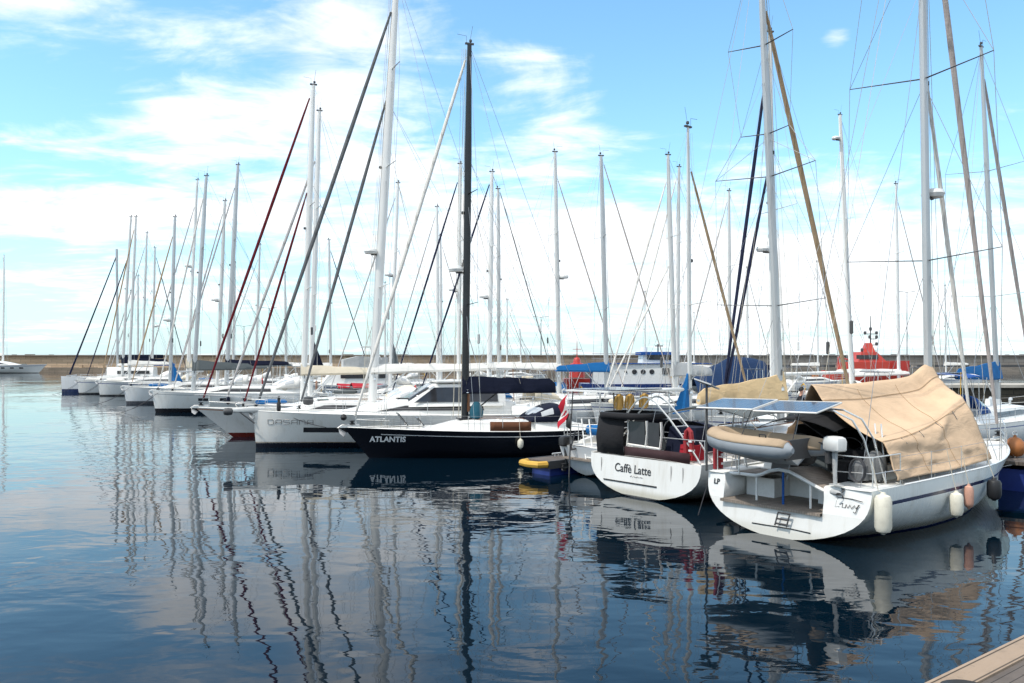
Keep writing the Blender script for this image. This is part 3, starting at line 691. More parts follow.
H_DAS = hullmat('hull_cream_white', (0.79, 0.775, 0.735), (0.01, 0.012, 0.02), (0.01, 0.012, 0.02), 0.22, 0.2, (0.145, 0.165), (0.25, 0.17, 0.10))
H_RED = hullmat('hull_white_red_bottom', (0.70, 0.68, 0.65), (0.17, 0.022, 0.016), (0.12, 0.016, 0.012), 0.22, 0.2, (0.93, 0.97), (0.40, 0.20, 0.12))
H_BLKB = hullmat('hull_white_black_boot', (0.80, 0.80, 0.77), (0.012, 0.012, 0.015), (0.012, 0.012, 0.015), 0.30, 0.25, (0.86, 0.885), (0.30, 0.32, 0.35))
H_GRYB = hullmat('hull_white_grey_boot', (0.80, 0.80, 0.79), (0.18, 0.18, 0.19), (0.10, 0.10, 0.11), 0.26, 0.2)
H_WHT = hullmat('hull_white_thin_boot', (0.80, 0.79, 0.76), (0.05, 0.05, 0.055), (0.03, 0.03, 0.03), 0.12, 0.05, (0.82, 0.86), (0.03, 0.06, 0.22))
H_WHT2 = hullmat('hull_off_white', (0.70, 0.69, 0.64), (0.25, 0.03, 0.03), (0.03, 0.03, 0.03), 0.12, 0.05, (0.84, 0.87), (0.30, 0.03, 0.03))
H_BLU = hullmat('hull_navy_blue', (0.012, 0.03, 0.13), (0.5, 0.5, 0.5), (0.03, 0.03, 0.03), 0.14, 0.06, (0.88, 0.91), (0.6, 0.6, 0.6))
H_CAT = hullmat('hull_catamaran', (0.76, 0.76, 0.76), (0.02, 0.035, 0.10), (0.02, 0.035, 0.10), 0.40, 0.35)

def sideplate(root, H, side, xa, xb, za, zb, mat, name, off=.012, n=8):
    m = MB(); m.loft([[(x, side * (H.half(x, z) + o), z) for z, o in ((za, off), (zb, off), (zb, -.01), (za, -.01))] for x in [lerp(xa, xb, i / n) for i in range(n + 1)]], True); return m.build(name, mat, root, ang=30)
def tri_bag(root, xb, z0, z1, ln, mat, name='hoisted_sail_bag'):
    m = MB(); n = 8; rings = []
    for i in range(n + 1):
        u = i / n; z = lerp(z0, z1, u); l = ln * (1 - u) + .05; w = .16 * (1 - u) + .03
        rings.append([(xb - .12, w * .4, z), (xb - .12 - l * .5, w + .02 * math.sin(u * 14), z), (xb - .12 - l, 0, z - .08 * (1 - u)), (xb - .12 - l * .5, -w, z), (xb - .12, -w * .4, z)])
    m.loft(rings); return m.build(name, mat, root)

# ------------------------------------------------------------------ tan tarp yacht (nearest)
TH = DIRA
xyM = (5.82, 17.5)
HM = Hull(12.2, 4.2, 1.34, 1.20, .35, .22, .95, .45, 1.75, -.03, .0)
xb = xloc(xyM, TH, 929)
YM = ydist(xyM, TH, xb)
main, _ = boat('sailboat', 'white yacht with navy hull stripe and open stern platform under the tan tarp tent', TH, xyM, HM, H_MAIN, lod=3, transom=False,
    deck_t0=.115, cabin=(4.6, 9.6, .42), wins=((5.2, 8.6, dict(tip=.4)),), mast=(xb, xloc(xyM, TH, 919.6), 19.5), mcol=MASTG, mr=.15, spreaders=((.275, 2.05), (.555, 1.9), (.79, 1.3)), sprmat=SPRD,
    furls=((18.9, 12.35, BSAIL, .105), (11.75, xloc(xyM, TH, 973), WSAIL, .085)), radar=wz(190, YM) - .1, boom=(2.95, 5.4, None, 0), lazy=False, rr=.0085, extra_halyards=5)
# ------------------------------------------------------------------ Caffe Latte
xyC = (3.55, 22.25)
HC = Hull(11.8, 4.15, 1.40, 1.10, .35, .12, .97, .45, 2.5, -.02, .0)
xb = xloc(xyC, TH, 781); YC = ydist(xyC, TH, xb)
cafe, _ = boat('sailboat', 'white yacht with Caffè Latte on its transom and a black cockpit enclosure', TH, xyC, HC, H_CAFE, lod=3,
    cabin=(3.9, 9.4, .50), wins=((4.6, 8.2, dict(tip=.4)),), mast=(xb, xloc(xyC, TH, 758.6), 18.0), mcol=MASTG, mr=.16, spreaders=((.24, 2.0), (.50, 1.85), (.585, .9), (.76, 1.2)), sprmat=SPRD,
    furls=((15.4, 12.0, TSAIL, .115),), boom=(2.62, xb - xloc(xyC, TH, 703) + .0, TAN2, .95, .012), wheel=True, rr=.0085, extra_halyards=5)
# ------------------------------------------------------------------ small boat with the wind vane and the flag
xyV = (2.45, 26.4)
HV = Hull(9.2, 3.0, 1.25, 1.02, .6, -.35, .62, .45, 2.2, .05, .04)
xb = xloc(xyV, TH, 690)
vane, _ = boat('sailboat', 'small pale grey yacht squeezed between the dark hull and the black cockpit enclosure', TH, xyV, HV, H_VANE, lod=3,
    cabin=(2.8, 6.8, .45), wins=((3.4, 6.0, dict(tip=.4)),), mast=(xb, xloc(xyV, TH, 688), wz(128, ydist(xyV, TH, xb))), mcol=MASTD, mr=.10, spreaders=((.40, .95),),
    furls=((11.0, 9.6, TSAIL, .075),), boom=(2.75, 2.6, None, 0), hoodp=(1.9, 3.2, .95, 1.30, .75, NAVYC))
tri_bag(vane, xb, 1.95, 3.35, .85, BLUEC, 'mast_cover')
# ------------------------------------------------------------------ Atlantis
TA = 197.2
xyA = xy_from_bow(369, 458, TA, 9.7)
HA = Hull(9.7, 3.35, 1.22, .98, .98, -.75, .55, .45, 2.0, .02, .03)
xb = xloc(xyA, TA, 465); YA = ydist(xyA, TA, xb)
atl, _ = boat('sailboat', 'blue-black sloop lettered ATLANTIS with a black mast and navy sail cover', TA, xyA, HA, H_ATL, lod=3,
    cabin=(3.0, 7.6, .36, .55), wins=(), mast=(xb, xloc(xyA, TA, 469.5), wz(44, YA)), mcol=MASTB, mr=.15, spreaders=((.305, 1.0), (.60, .85)), sprmat=MASTB,
    furls=((wz(56, YA), 10.35, WSAIL, .105),), boom=(2.62, 3.75, NAVYC, .70, .0, .52), hoodp=(2.0, 3.35, 1.05, 1.32, .80, NAVYC), radar=wz(270, YA) , rr=.0085, extra_halyards=5)
# ------------------------------------------------------------------ Dasana
TD = 197.2
xyD = xy_from_bow(256, 448, TD, 14.0)
HD = Hull(14.0, 4.5, 1.62, 1.35, .12, .35, .85, .45, 2.5, .0, .03)
xb = xloc(xyD, TD, 372); YD = ydist(xyD, TD, xb)
das, _ = boat('sailboat', 'cream white cutter lettered DASANA with a tall white mast and wide dark saloon windows', TD, xyD, HD, H_DAS, lod=3,
    cabin=(2.6, 10.6, .58, .62, .35), wins=((4.0, 8.9, dict(fa=.35, fb=.78, tip=.3)),), mast=(xb, xloc(xyD, TD, 397), 21.5), mcol=MASTW, mr=.20, spreaders=((.27, 1.35), (.55, 1.2), (.78, 1.0)),
    furls=((wz(5, YD), 14.0, DGREY, .115), (wz(95, YD), xloc(xyD, TD, 299), DGREY, .10)), boom=(3.35, 5.2, WHITEC, .42, .035), radar=wz(252, YD), windows_mat=GLASS, rr=.0085, extra_halyards=5)
# ------------------------------------------------------------------ red bottomed clipper bow yacht, and its neighbours down the row
TC = 197.2
xyR = xy_from_bow(233, 437, TC, 10.5)
HR = Hull(10.5, 3.9, 1.50, 1.15, 1.75, -.4, .7, .45, 2.0, .02, .10)
xb = xloc(xyR, TC, 303); YR = ydist(xyR, TC, xb)
boat('sailboat', 'white clipper-bowed yacht with red bottom paint and two dark red furled headsails', TC, xyR, HR, H_RED, lod=3,
    cabin=(2.4, 8.4, .55), wins=((3.2, 7.2, dict(tip=.3)),), mast=(xb, xloc(xyR, TC, 313.5), wz(84, YR)), mcol=MASTW, mr=.15, spreaders=((.36, 1.1), (.62, .9)),
    furls=((wz(94, YR), 12.0, DRED, .095), (wz(190, YR), xloc(xyR, TC, 243), DRED, .08)), boom=(3.2, 3.6, CREAMC, .55), hoodp=(1.4, 2.8, 1.2, 1.6, .9, WHITEC))
def rowboat(label, px, py, L, fb, hm, pm, mcol=MASTD, B=None, ob=.25, boomp=None, furls=(), hoodc=None, spr=((.36, 1.05), (.66, .9)), radar=None, mr=.15, cab=.5, lod=2, th=197.2, bag=None):
    xy = xy_from_bow(px, py, th, L); h_ = Hull(L, B or L * .315, fb, fb * .86, ob, .2, .8, .45, 2.3, .0, .04); ms = mastspec(xy, th, *pm); Y = ydist(xy, th, ms[0])
    hp = (L * .12, L * .27, 1.25, fb * .9 + cab * .6, .95, hoodc) if hoodc else None
    r, _ = boat('sailboat', label, th, xy, h_, hm, group=GRP, lod=lod, cabin=(L * .25, L * .80, cab), wins=((L * .30, L * .68, dict(tip=.35)),), mast=ms, mcol=mcol, mr=mr, spreaders=spr,
        furls=[(wz(a, Y), xloc(xy, th, b), mt, rr_) for a, b, mt, rr_ in furls], boom=boomp, hoodp=hp, radar=radar and wz(radar, Y), lazy=False, rr=.0085, extra_halyards=1)
    if bag: tri_bag(r, ms[0], wz(bag[0], Y), wz(bag[1], Y), bag[2], bag[3])
    for q in (1, -1): wire(r, (L * .97, q * .2, fb), (L + 2.6, q * 1.2, -.05), .014, ROPED, 'mooring_line', .25)
    g = random.Random(label + 'x')
    for i in range(g.choice((0, 2, 3))): sideplate(r, h_, 1, L * (.42 + .13 * i), L * (.42 + .13 * i) + .7, fb * .55, fb * .68, GLASS, 'hull_window', .012, 3)
    return r, h_
GRP = 'white yachts moored bow out along the left row'
rD, hD = rowboat('white bow-out yacht with a black waterline band and grey boom cover', 155.5, 412.5, 11.6, 1.56, H_BLKB, (193, 206.5, 176), MASTG, boomp=(3.2, 3.9, GREYC, .85), furls=((196, 158, WSAIL, .09),), hoodc=WHITEC)
rE, hE = rowboat('white yacht with a grey waterline band and blue bundle at the foot of its mast', 126.5, 404, 11.5, 1.50, H_GRYB, (170, 175, 217), MASTG, boomp=(2.8, 2.6, None, 0), bag=(381, 361, .9, BLUEC), furls=((235, 131, TSAIL, .09),), hoodc=WHITEC, radar=320)
rF, hF = rowboat('white yacht with a thin dark waterline and pale tan furled headsail in the far row', 100, 396, 11.0, 1.62, H_WHT, (129, 136, 217), MASTD, boomp=(3.4, 3.8, WHITEC, .6), furls=((228, 101, TSAIL, .09),), hoodc=CREAMC)
rG, hG = rowboat('white yacht with a dark furled headsail and navy boom cover right of the catamaran', 79, 394, 11.5, 1.60, H_WHT, (122, 131, 217), MASTD, boomp=(3.6, 4.6, NAVYC, .8), furls=((258, 86, DNAVY, .09),), hoodc=WHITEC)
rB, hB = rowboat('white sloop with navy boom bag hoisted at its mast behind the red-bottomed yacht', 244, 427, 11.0, 1.30, H_WHT, (310, 319.5, 111), MASTW, boomp=(3.1, 3.8, WHITEC, .5), furls=((158, 225, GSAIL, .11),), hoodc=CREAMC, bag=(371, 338, .75, NAVYC))
# ---- the catamaran at the end of the row
xyK = (wpos(67, 97.5) + .955 * 11.5, 97.5 + .296 * 11.5)
cat = thing('catamaran', 'white catamaran with two slim blue-footed bows closing the far end of the row', 'catamaran', (xyK[0], xyK[1], 0), R(197.2), GRP)
HK = Hull(11.5, 1.5, 1.95, 1.5, .1, .5, .7, .4, 2.2, 0, .05)
for q in (1, -1):
    o = HK.mesh(H_CAT, cat, 14); o.location.y = q * 2.6; o.name = 'hull'
    HK.deckmesh(DECK, o, 10)
m = MB(); m.box((4.6, 0, 1.65), (6.4, 4.6, .5)); m.build('bridge_deck', GEL, cat, smooth=False)
m = MB(); m.loft([[(x, y * w, z) for y, z in ((1, 1.9), (.92, 2.6), (.8, 2.95), (-.8, 2.95), (-.92, 2.6), (-1, 1.9))] for x, w in ((1.6, 2.2), (5.4, 2.2), (6.8, 1.9))]); m.build('saloon', GEL, cat)
for q in (1, -1): MB().box((3.8, q * 2.16, 2.35), (3.6, .06, .38)).build('window', GLASS, cat, smooth=False)
MB().box((6.55, 0, 2.4), (.3, 3.1, .42), ry=-.35).build('window', GLASS, cat, smooth=False)
ms = mastspec(xyK, 197.2, 117.7, 116.7, 249); 
mo = MB().tube([(lerp(ms[0], ms[1], i / 8), 0, lerp(2.9, ms[2], i / 8)) for i in range(9)], .15, 8, .66, up=(1, 0, 0)).build('mast', MASTG, cat)
MB().tube([(ms[0] - .2, 0, 4.2), (ms[0] - 5.2, 0, 4.3)], [.32, .22], 8, .7).build('sail_cover', NAVYC, cat)
MB().tube([(ms[1], 0, ms[2] - .8), (11.2, 0, 2.1)], [.06, .11], 6).build('furled_sail', DNAVY, cat)
MB().tube([(11.0, -2.6, 1.95), (11.0, 2.6, 1.95)], .07, 6).build('crossbeam', MASTG, cat)
for q in (1, -1): wire(cat, (ms[0] - .8, q * 2.9, 1.9), (ms[1], 0, ms[2] - 1.5), .008)
MB().tube([(lerp(ms[0], ms[1], .45), -1.0, lerp(2.9, ms[2], .45)), (lerp(ms[0], ms[1], .45), 1.0, lerp(2.9, ms[2], .45))], .03, 5).build('spreader', MASTG, cat)

# ------------------------------------------------------------------ yachts of the further rows, each placed by its mast
def farboat(label, th, Y, pxb, pxt, pyt, L=11.0, hm=None, mcol=None, mr=.14, cov=None, hc=.5, zb=3.2, blen=3.8, furls=(), hoodc=WHITEC, bim=None, spr=((.36, 1.05), (.66, .9)), radar=None, cab=.5, km=.56, fb=1.35, lod=1, bag=None, rise=.02):
    X = wpos(pxb, Y); xy = (X - km * L * math.cos(R(th)), Y - km * L * math.sin(R(th)))
    h_ = Hull(L, L * .315, fb, fb * .85, .4, .15, .8, .45, 2.3, .0, .04); ms = mastspec(xy, th, pxb, pxt, pyt)
    hp = (L * .12, L * .27, 1.2, fb * .9 + cab * .6, .95, hoodc) if hoodc else None
    r, _ = boat('sailboat', label, th, xy, h_, hm or H_WHT, group='sailboats of the further rows', lod=lod, cabin=(L * .25, L * .80, cab), wins=((L * .30, L * .68, dict(tip=.35)),), mast=ms, mcol=mcol or MASTD, mr=mr, spreaders=spr,
        furls=[(wz(a, Y), L * .97, mt, rr_) for a, mt, rr_ in furls], boom=(zb, blen, cov, hc, rise) if cov else (zb, blen, None, 0, rise), hoodp=hp, radar=radar and wz(radar, Y), lazy=False, rr=.010,
        extra_halyards=1, anchor=False, bimini=bim and (.3, 2.2, 1.3, fb + 1.9, bim))
    if bag: tri_bag(r, ms[0], wz(bag[0], Y), wz(bag[1], Y), bag[2], bag[3])
    return r
LT, RT = 197.2, 17.2
farboat('sloop with a short slim mast, first of the far cluster behind the navy boom cover', LT, 112, 138, 138, 276, 9.5, cov=WHITEC, furls=((290, GSAIL, .08),))
farboat('sloop with blue sail cover just right of the shortest mast of the far cluster', LT, 104, 142, 147, 233, cov=MIDBLUE, furls=((245, GSAIL, .08),))
farboat('sloop with a thin bare mast and dark forestay leaning right in the far left cluster', RT, 100, 152, 155, 248, 10.5, cov=WHITEC, furls=((256, DNAVY, .07),), radar=326)
farboat('sloop with white-wrapped lower mast standing just left of the grey boom cover', LT, 78, 187, 197.5, 180, 13, km=.66, cov=CREAMC, hc=.9, blen=2.2, furls=((205, GSAIL, .08),), mcol=MASTW, radar=266, bag=(374, 330, .4, WHITEC))
farboat('sloop with pale grey mast between the grey boom cover and the tallest grey mast', LT, 67, 217, 225, 201, 11, km=.66, cov=GREYC, furls=((212, GSAIL, .08),), radar=300)
farboat('sloop with thick grey mast and navy sail cover left of the red furled headsails', LT, 64, 226, 238, 165, 12, km=.64, cov=NAVYC, hc=.55, blen=4.6, zb=3.5, mcol=MASTG, mr=.17, furls=((185, GSAIL, .08),))
farboat('distant sloop whose short mast shows behind the thick grey mast', LT, 102, 233, 235, 263, 10.5, cov=WHITEC)
farboat('distant sloop whose slim mast shows between the two red furled headsails', LT, 90, 255, 260, 245, 10.5, cov=GREYC, furls=((258, GSAIL, .07),))
farboat('distant sloop whose short mast shows right of the second red furled headsail', LT, 105, 286, 285, 273, 10.5, cov=WHITEC)
farboat('distant sloop whose slim mast shows right of the navy hoisted sail bag', RT, 86, 331, 329, 240, 11, cov=WHITEC, furls=((250, DNAVY, .07),))
farboat('sloop with white mast right behind the tall white cutter mast and a grey sail bag', LT, 61, 390, 398, 183, 11, cov=GREYC, furls=((195, GSAIL, .07),), mcol=MASTW, radar=275, bag=(367, 338, .6, GREYC))
farboat('sloop with slim white mast, leftmost of the close pair midway to the black mast', LT, 66, 438, 437, 207, 11, cov=CREAMC, furls=((215, GSAIL, .07),), mcol=MASTW)
farboat('sloop with short white mast, right of the close pair midway to the black mast', RT, 80, 441, 440.5, 236, 10.5, cov=WHITEC, furls=((245, GSAIL, .07),), mcol=MASTW)
farboat('sloop with white mast half hidden by the black mast and a dark furled sail', LT, 56, 458.5, 460, 164, 11.5, cov=WHITEC, furls=((180, DNAVY, .09),), hoodc=BLUEC, mcol=MASTW, radar=290)
farboat('sloop with bulky white mast carrying a radar, first right of the black mast', LT, 53, 489, 492, 172, 11.5, cov=WHITEC, hc=.45, blen=4.6, zb=3.4, furls=((182, DNAVY, .09),), hoodc=BLUEC, mcol=MASTW, mr=.17, radar=297, bim=MIDBLUE)
farboat('sloop with slim mast and long dark forestay, second right of the black mast', RT, 58, 499, 498, 189, 11, cov=WHITEC, furls=((190, DGREY, .055),))
farboat('sloop with a white sail cover and a radar bracket on its pale mast', RT, 51, 559, 555, 152, 11.5, cov=WHITEC, hc=.45, zb=3.35, blen=4.0, furls=((178, BSAIL, .06),), hoodc=BLUEC, radar=277)
farboat('sloop with grey mast and short bright blue cover left of the ship bridge', RT, 49, 607, 601, 156, 11.5, cov=BLUEC, hc=.66, zb=3.25, blen=3.1, furls=((162, BSAIL, .06),), mcol=MASTG, mr=.16, hoodc=CREAMC)
farboat('sloop with stout pale mast and two white furled headsails crossing before the ship', LT, 48, 675, 668, 155, 11.5, cov=LGREYC, hc=1.0, zb=3.0, blen=2.4, furls=((180, WSAIL, .095), (265, WSAIL, .08)), hoodc=NAVYC, mr=.16)
farboat('sloop with slim pale mast tucked right behind the stout pale mast', LT, 57, 677.5, 679, 167, 11, cov=WHITEC, furls=((175, WSAIL, .085),), hoodc=NAVYC)
farboat('sloop with a thin pale mast between the two navy furled headsails', LT, 60, 730, 729, 191, 11, cov=NAVYC, furls=((200, GSAIL, .07),), spr=((.20, 1.5), (.42, 1.7), (.62, 1.5)))
farboat('sloop with slim white mast rising behind the tan tarp', RT, 62, 899, 896, 184, 11, cov=WHITEC, hc=.35, zb=2.9, blen=5.6, mcol=MASTW, furls=((200, GSAIL, .05),))
for px, pt_, py, Y, th_, lb in ((385, 385, 283, 105, LT, 'far sloop with a short mast just left of the grey sail bag'), (694, 694, 313, 128, RT, 'far sloop with a very short mast right of the blue mast cover'),
        (507, 507, 300, 112, RT, 'far sloop with a short mast under the long dark forestay'), (521, 520, 330, 140, RT, 'far sloop with the shortest mast left of the radar bracket mast'),
        (645, 645, 292, 118, LT, 'far sloop with a short mast among the crossing white headsails'), (748, 747, 268, 98, RT, 'far sloop with a thin mast right of the navy furled headsails'),
        (818, 817, 262, 100, RT, 'far sloop with a thin mast left of the stout white yards'), (946, 945, 286, 112, LT, 'far sloop with a short thin mast beyond the top of the tan tarp')):
    farboat(lb, th_, Y, px, pt_, py, 9.5, cov=WHITEC, furls=((py + 8, GSAIL, .06),), mcol=MASTW, mr=.12)
# boat 34 with navy furled headsails
x34 = farboat('white yacht with two navy furled headsails and a white mast behind the tan boom cover', LT, 36.2, 773, 770, 32, 9.6, cov=None, furls=((61, DNAVY, .105), (167, DNAVY, .10)), mcol=MASTW, mr=.14, radar=250, km=.69, hoodc=GREYC, spr=((.28, 1.5), (.53, 1.4)))
# boat 38 at the right with the blue ended sail cover
b38 = farboat('white yacht with a blue-ended sail cover beyond the tan tarp', TH, 38.5, 998, 981, 47, 12.5, cov=BLUEC, hc=.95, zb=3.05, blen=4.4, mcol=MASTG, mr=.16, furls=((83, BSAIL, .12),), spr=((.31, 2.0), (.66, 1.7)), hoodc=MIDBLUE, bim=MIDBLUE)
# ------------------------------------------------------------------ details of the near boats
def world(root, p):
    a = root.rotation_euler[2]; return Vector((root.location.x + p[0] * math.cos(a) - p[1] * math.sin(a), root.location.y + p[0] * math.sin(a) + p[1] * math.cos(a), p[2]))
def lettering(root, body, size, fn, mat, name='name_lettering', shear=0.0, sx=1.0, bold=0.0):
    vs, fs = text_verts(body, size, shear=shear, bold=bold); m = MB(); m.add([fn(v[0] * sx, v[1]) for v in vs], fs); return m.build(name, mat, root, smooth=False)
def strokes(root, lines, fn, r, mat, name='name_lettering'):
    m = MB()
    for ln in lines: m.tube([fn(*q) for q in ln], r, 4)
    return m.build(name, mat, root, smooth=False)


# ---- tan tarp yacht: open transom
XT = lambda z: HM.os * z / HM.fs
YI_P, YI_S, ZF = 1.48, 1.02, .64
m = MB(); zs_ = [HM.zb(0) + (ZF - HM.zb(0)) * (i / 9) ** 1.6 for i in range(10)]
wz0 = lambda z: HM.b(0) * HM.prof(0, max(0.0, min(1, (z - HM.zb(0)) / (HM.zs(0) - HM.zb(0)))))
bulge = lambda y: -.10 * (1 - (y / 2.05) ** 2)
m.loft([[(XT(z) + bulge(wz0(z) * q), wz0(z) * q, z) for q in [i / 6 - 1 for i in range(13)]] for z in zs_], False, (False, False))
m.build('transom', hullmat('transom_white', (0.66, 0.655, 0.63), zb=-.2, za=-.3), main)
for q, yi in ((1, YI_P), (-1, YI_S)):
    m = MB(); zz = [lerp(ZF, HM.zs(0), i / 5) for i in range(6)]
    m.loft([[(XT(z) + bulge(y), q * y, z) for y in [lerp(yi, wz0(z), j / 4) for j in range(5)]] + [(XT(z) + .12, q * lerp(yi, wz0(z), (4 - j) / 4 * .96), z) for j in range(5)] for z in zz]); m.build('transom_wing', GEL, main)
    m = MB(); m.loft([[(x, q * yi, ZF), (x, q * yi, 1.19)] for x in (.12, 1.55)], False, (False, False)); m.build('side_wall', GEL, main, solid=.03)
    m = MB(); m.loft([[(x, q * yi, 1.195), (x, q * (HM.deck(max(x, .22))[0] - .01), 1.20)] for x in (.16, .6, 1.1, 1.6)], False, (False, False)); m.build('side_deck', DECK, main, solid=.03)
MB().box((.75, .23, ZF - .03), (1.62, 2.50, .06)).build('swim_platform', TEAKG, main, smooth=False)
MB().box((1.58, .23, .92), (.06, 2.5, .58)).build('recess_wall', GEL, main, smooth=False)
MB().box((1.22, 1.05, .86), (.62, .75, .44)).build('locker', GEL, main, smooth=False)
MB().box((1.3, -.60, .82), (.45, .55, .36)).build('locker', GEL, main, smooth=False)
cm = [(1.50, 1.19), (1.15, 1.20), (.80, 1.20), (.62, 1.25), (.42, 1.35), (.18, 1.40), (-.08, 1.38), (-.32, 1.29), (-.58, 1.18), (-.85, 1.08), (-1.02, 1.04)]
MB().tube([(.34, y, z) for y, z in cm], .05, 8, .8, up=(1, 0, 0)).build('stern_coaming', GEL, main)
m = MB(); m.loft([[(.36, y, z + .01), (1.6, y, z - .02)] for y, z in cm], False, (False, False)); m.build('helm_seat', TEAKG, main, solid=.03)
for y, z in ((.78, 1.2), (-.56, 1.18), (.1, 1.38)): MB().tube([(.36, y, ZF), (.36, y, z)], .026, 8).build('coaming_post', GEL if y != .1 else MIDBLUE, main)
m = MB()
for y in (-.02, -.30): m.tube([(-.16, y, .26), (-.115, y - .06, .56)], .018, 5)
for f in (.15, .5, .95): m.tube([vl((-.16, -.02, .26), (-.115, -.08, .56), f), vl((-.16, -.30, .26), (-.115, -.36, .56), f)], .022, 5)
m.build('bathing_ladder', DKGREY, main)
m = MB(); m.loft([[(XT(z) + bulge(y) - .008, y, z + dz) for dz in (-.012, .012)] for y, z in ((.62, .20), (.3, .205), (0, .215), (-.35, .22), (-.8, .20))], False, (False, False)); m.build('ladder_slot', BLACK, main, solid=.01)
m = MB(); m.tube([(XT(.42) - .075, .55, .30), (XT(.42) - .085, .28, .30), (XT(.5) - .085, .28, .52), (XT(.5) - .075, .55, .52)], .006, 4, closed=True); m.build('hatch_outline', TEXTG, main, smooth=False)
lettering(main, 'LP', .17, lambda u, v: (XT(v + .93) + bulge(1.7) - .012, 1.80 - u, v + .93), TEXTK, bold=.006)
fl = lambda u, v: (XT(.8 + v) + bulge(1.5) - .02, -1.16 - u, .74 + v)
strokes(main, [[(0, .16), (.02, .23), (.2, .27), (.45, .27), (.68, .24)], [(.02, .2), (.06, .1), (.14, .06)], [(.13, .2), (.12, .08), (.2, .08)], [(.2, .13), (.27, .16), (.26, .08), (.33, .08), (.34, .15), (.38, .08), (.42, .15), (.46, .08), (.52, .15), (.55, .09), (.62, .17)], [(.6, .17), (.55, .0), (.5, .02)]], fl, .0085, TEXTK, 'logo')
for i, (a, b_) in enumerate(((.10, .19), (.23, .29), (.33, .42), (.46, .52))):
    sideplate(main, HM, -1, a + .28, b_ + .28, .83, .91, TEXTK, 'model_badge', .006, 3)
# cockpit: sole, benches, wheels, sprayhood, bimini
MB().box((3.1, 0, .95), (2.9, 1.5, .05)).build('cockpit_sole', TEAKG, main, smooth=False)
for q in (1, -1):
    MB().box((3.1, q * 1.15, 1.36), (2.9, .62, .34), taper=.93).build('coaming', GEL, main, smooth=False)
    m = MB(); m.tube([(1.95, q * .62 + .36 * math.cos(a), 1.72 + .36 * math.sin(a)) for a in [2 * math.pi * i / 20 for i in range(20)]], .018, 5, closed=True)
    for i in range(5): a = 2 * math.pi * i / 5; m.tube([(1.95, q * .62, 1.72), (1.95, q * .62 + .36 * math.cos(a), 1.72 + .36 * math.sin(a))], .01, 4)
    m.build('steering_wheel', BLACK, main)
    MB().tube([(2.1, q * .62, 1.15), (2.08, q * .62, 1.7)], [.14, .09], 8).build('pedestal', DKGREY, main)
    y0 = q * 1.93; m = MB()
    m.tube([(1.55, y0, 1.2), (1.55, y0, 1.86), (.45, q * 1.90, 1.86), (.30, q * 1.78, 1.86), (.28, q * 1.2, 1.86), (.28, q * 1.2, 1.2)], .0145, 6); m.tube([(1.55, y0, 1.52), (.45, q * 1.90, 1.52), (.28, q * 1.2, 1.52)], .011, 5); m.tube([(.42, q * 1.9, 1.2), (.42, q * 1.9, 1.86)], .013, 5); m.build('pushpit', STEEL, main)
hood(main, 3.6, 5.0, 1.10, 1.60, .85, NAVYC)
m = MB(); m.grid(lambda u, v: (lerp(1.1, 2.6, u), .95 * (2 * v - 1) + .25, 2.58 + .05 * math.sin(math.pi * u) - .22 * (2 * v - 1) ** 2 - .10 * (1 - u)), 6, 8); m.build('bimini', BLACKC, main, solid=.015)
m = MB(); m.loft([[(1.0, .2, 2.55), (1.7, -.3, 2.0)], [(2.6, .2, 2.5), (2.3, -.2, 1.75)], [(3.9, .1, 2.5), (3.6, 0, 1.5)]], False, (False, False)); m.build('cockpit_curtain', BLACKC, main, solid=.015)
m = MB(); m.loft([[(2.4, y, z) for y, z in ((-1.25, 1.35), (-1.0, 2.25), (1.0, 2.25), (1.25, 1.35))], [(3.9, y, z) for y, z in ((-1.25, 1.35), (-1.0, 2.3), (1.0, 2.3), (1.25, 1.35))]], False, (False, False)); m.build('side_curtain', BLACKC, main, solid=.012)
# gear on the stern rail: barbecue, bags, coiled lines
MB().lathe([(.02, -.2), (.17, -.12), (.22, 0), (.20, .08), (.1, .17), (.02, .19)], 16, (.55, -.35, 1.72)).build('barbecue', BLACK, main)
m = MB()
for k in range(5): m.tube([(.30 + .02 * k, -1.62 + .16 * math.cos(a), 1.58 + .24 * math.sin(a)) for a in [2 * math.pi * i / 14 for i in range(14)]], .014, 5, closed=True)
m.build('coiled_line', ROPED, main)
m = MB(); m.lathe([(.05, 0), (.2, .06), (.24, .3), (.2, .55), (.08, .66)], 12, (1.45, -1.45, 1.22)); m.build('gear_bag', DGREY, main)
m = MB(); m.lathe([(.06, 0), (.23, .05), (.2, .35), (.1, .45)], 10, (1.2, -1.2, 1.22)); m.build('gear_bag', DGREY, main)
for x, y, z, d_, mt in ((1.75, .9, 1.42, (.5, .6, .42), DKGREY), (1.9, .1, 1.40, (.45, .5, .40), GREYC), (2.0, -.75, 1.50, (.6, .45, .6), BLACKC), (2.6, -1.1, 1.65, (.7, .4, .7), DKGREY), (1.3, -.85, 1.40, (.4, .35, .45), BLACKC), (2.2, 1.3, 1.5, (.8, .4, .5), NAVYC)):
    MB().box((x, y, z), d_, rz=x, taper=.82).build('stowed_gear', mt, main)
for y in (-1.72, -1.58): MB().tube([(1.35, y, 1.25), (1.75, y + .30, 2.45)], .018, 6).build('bimini_strut', STEEL, main)
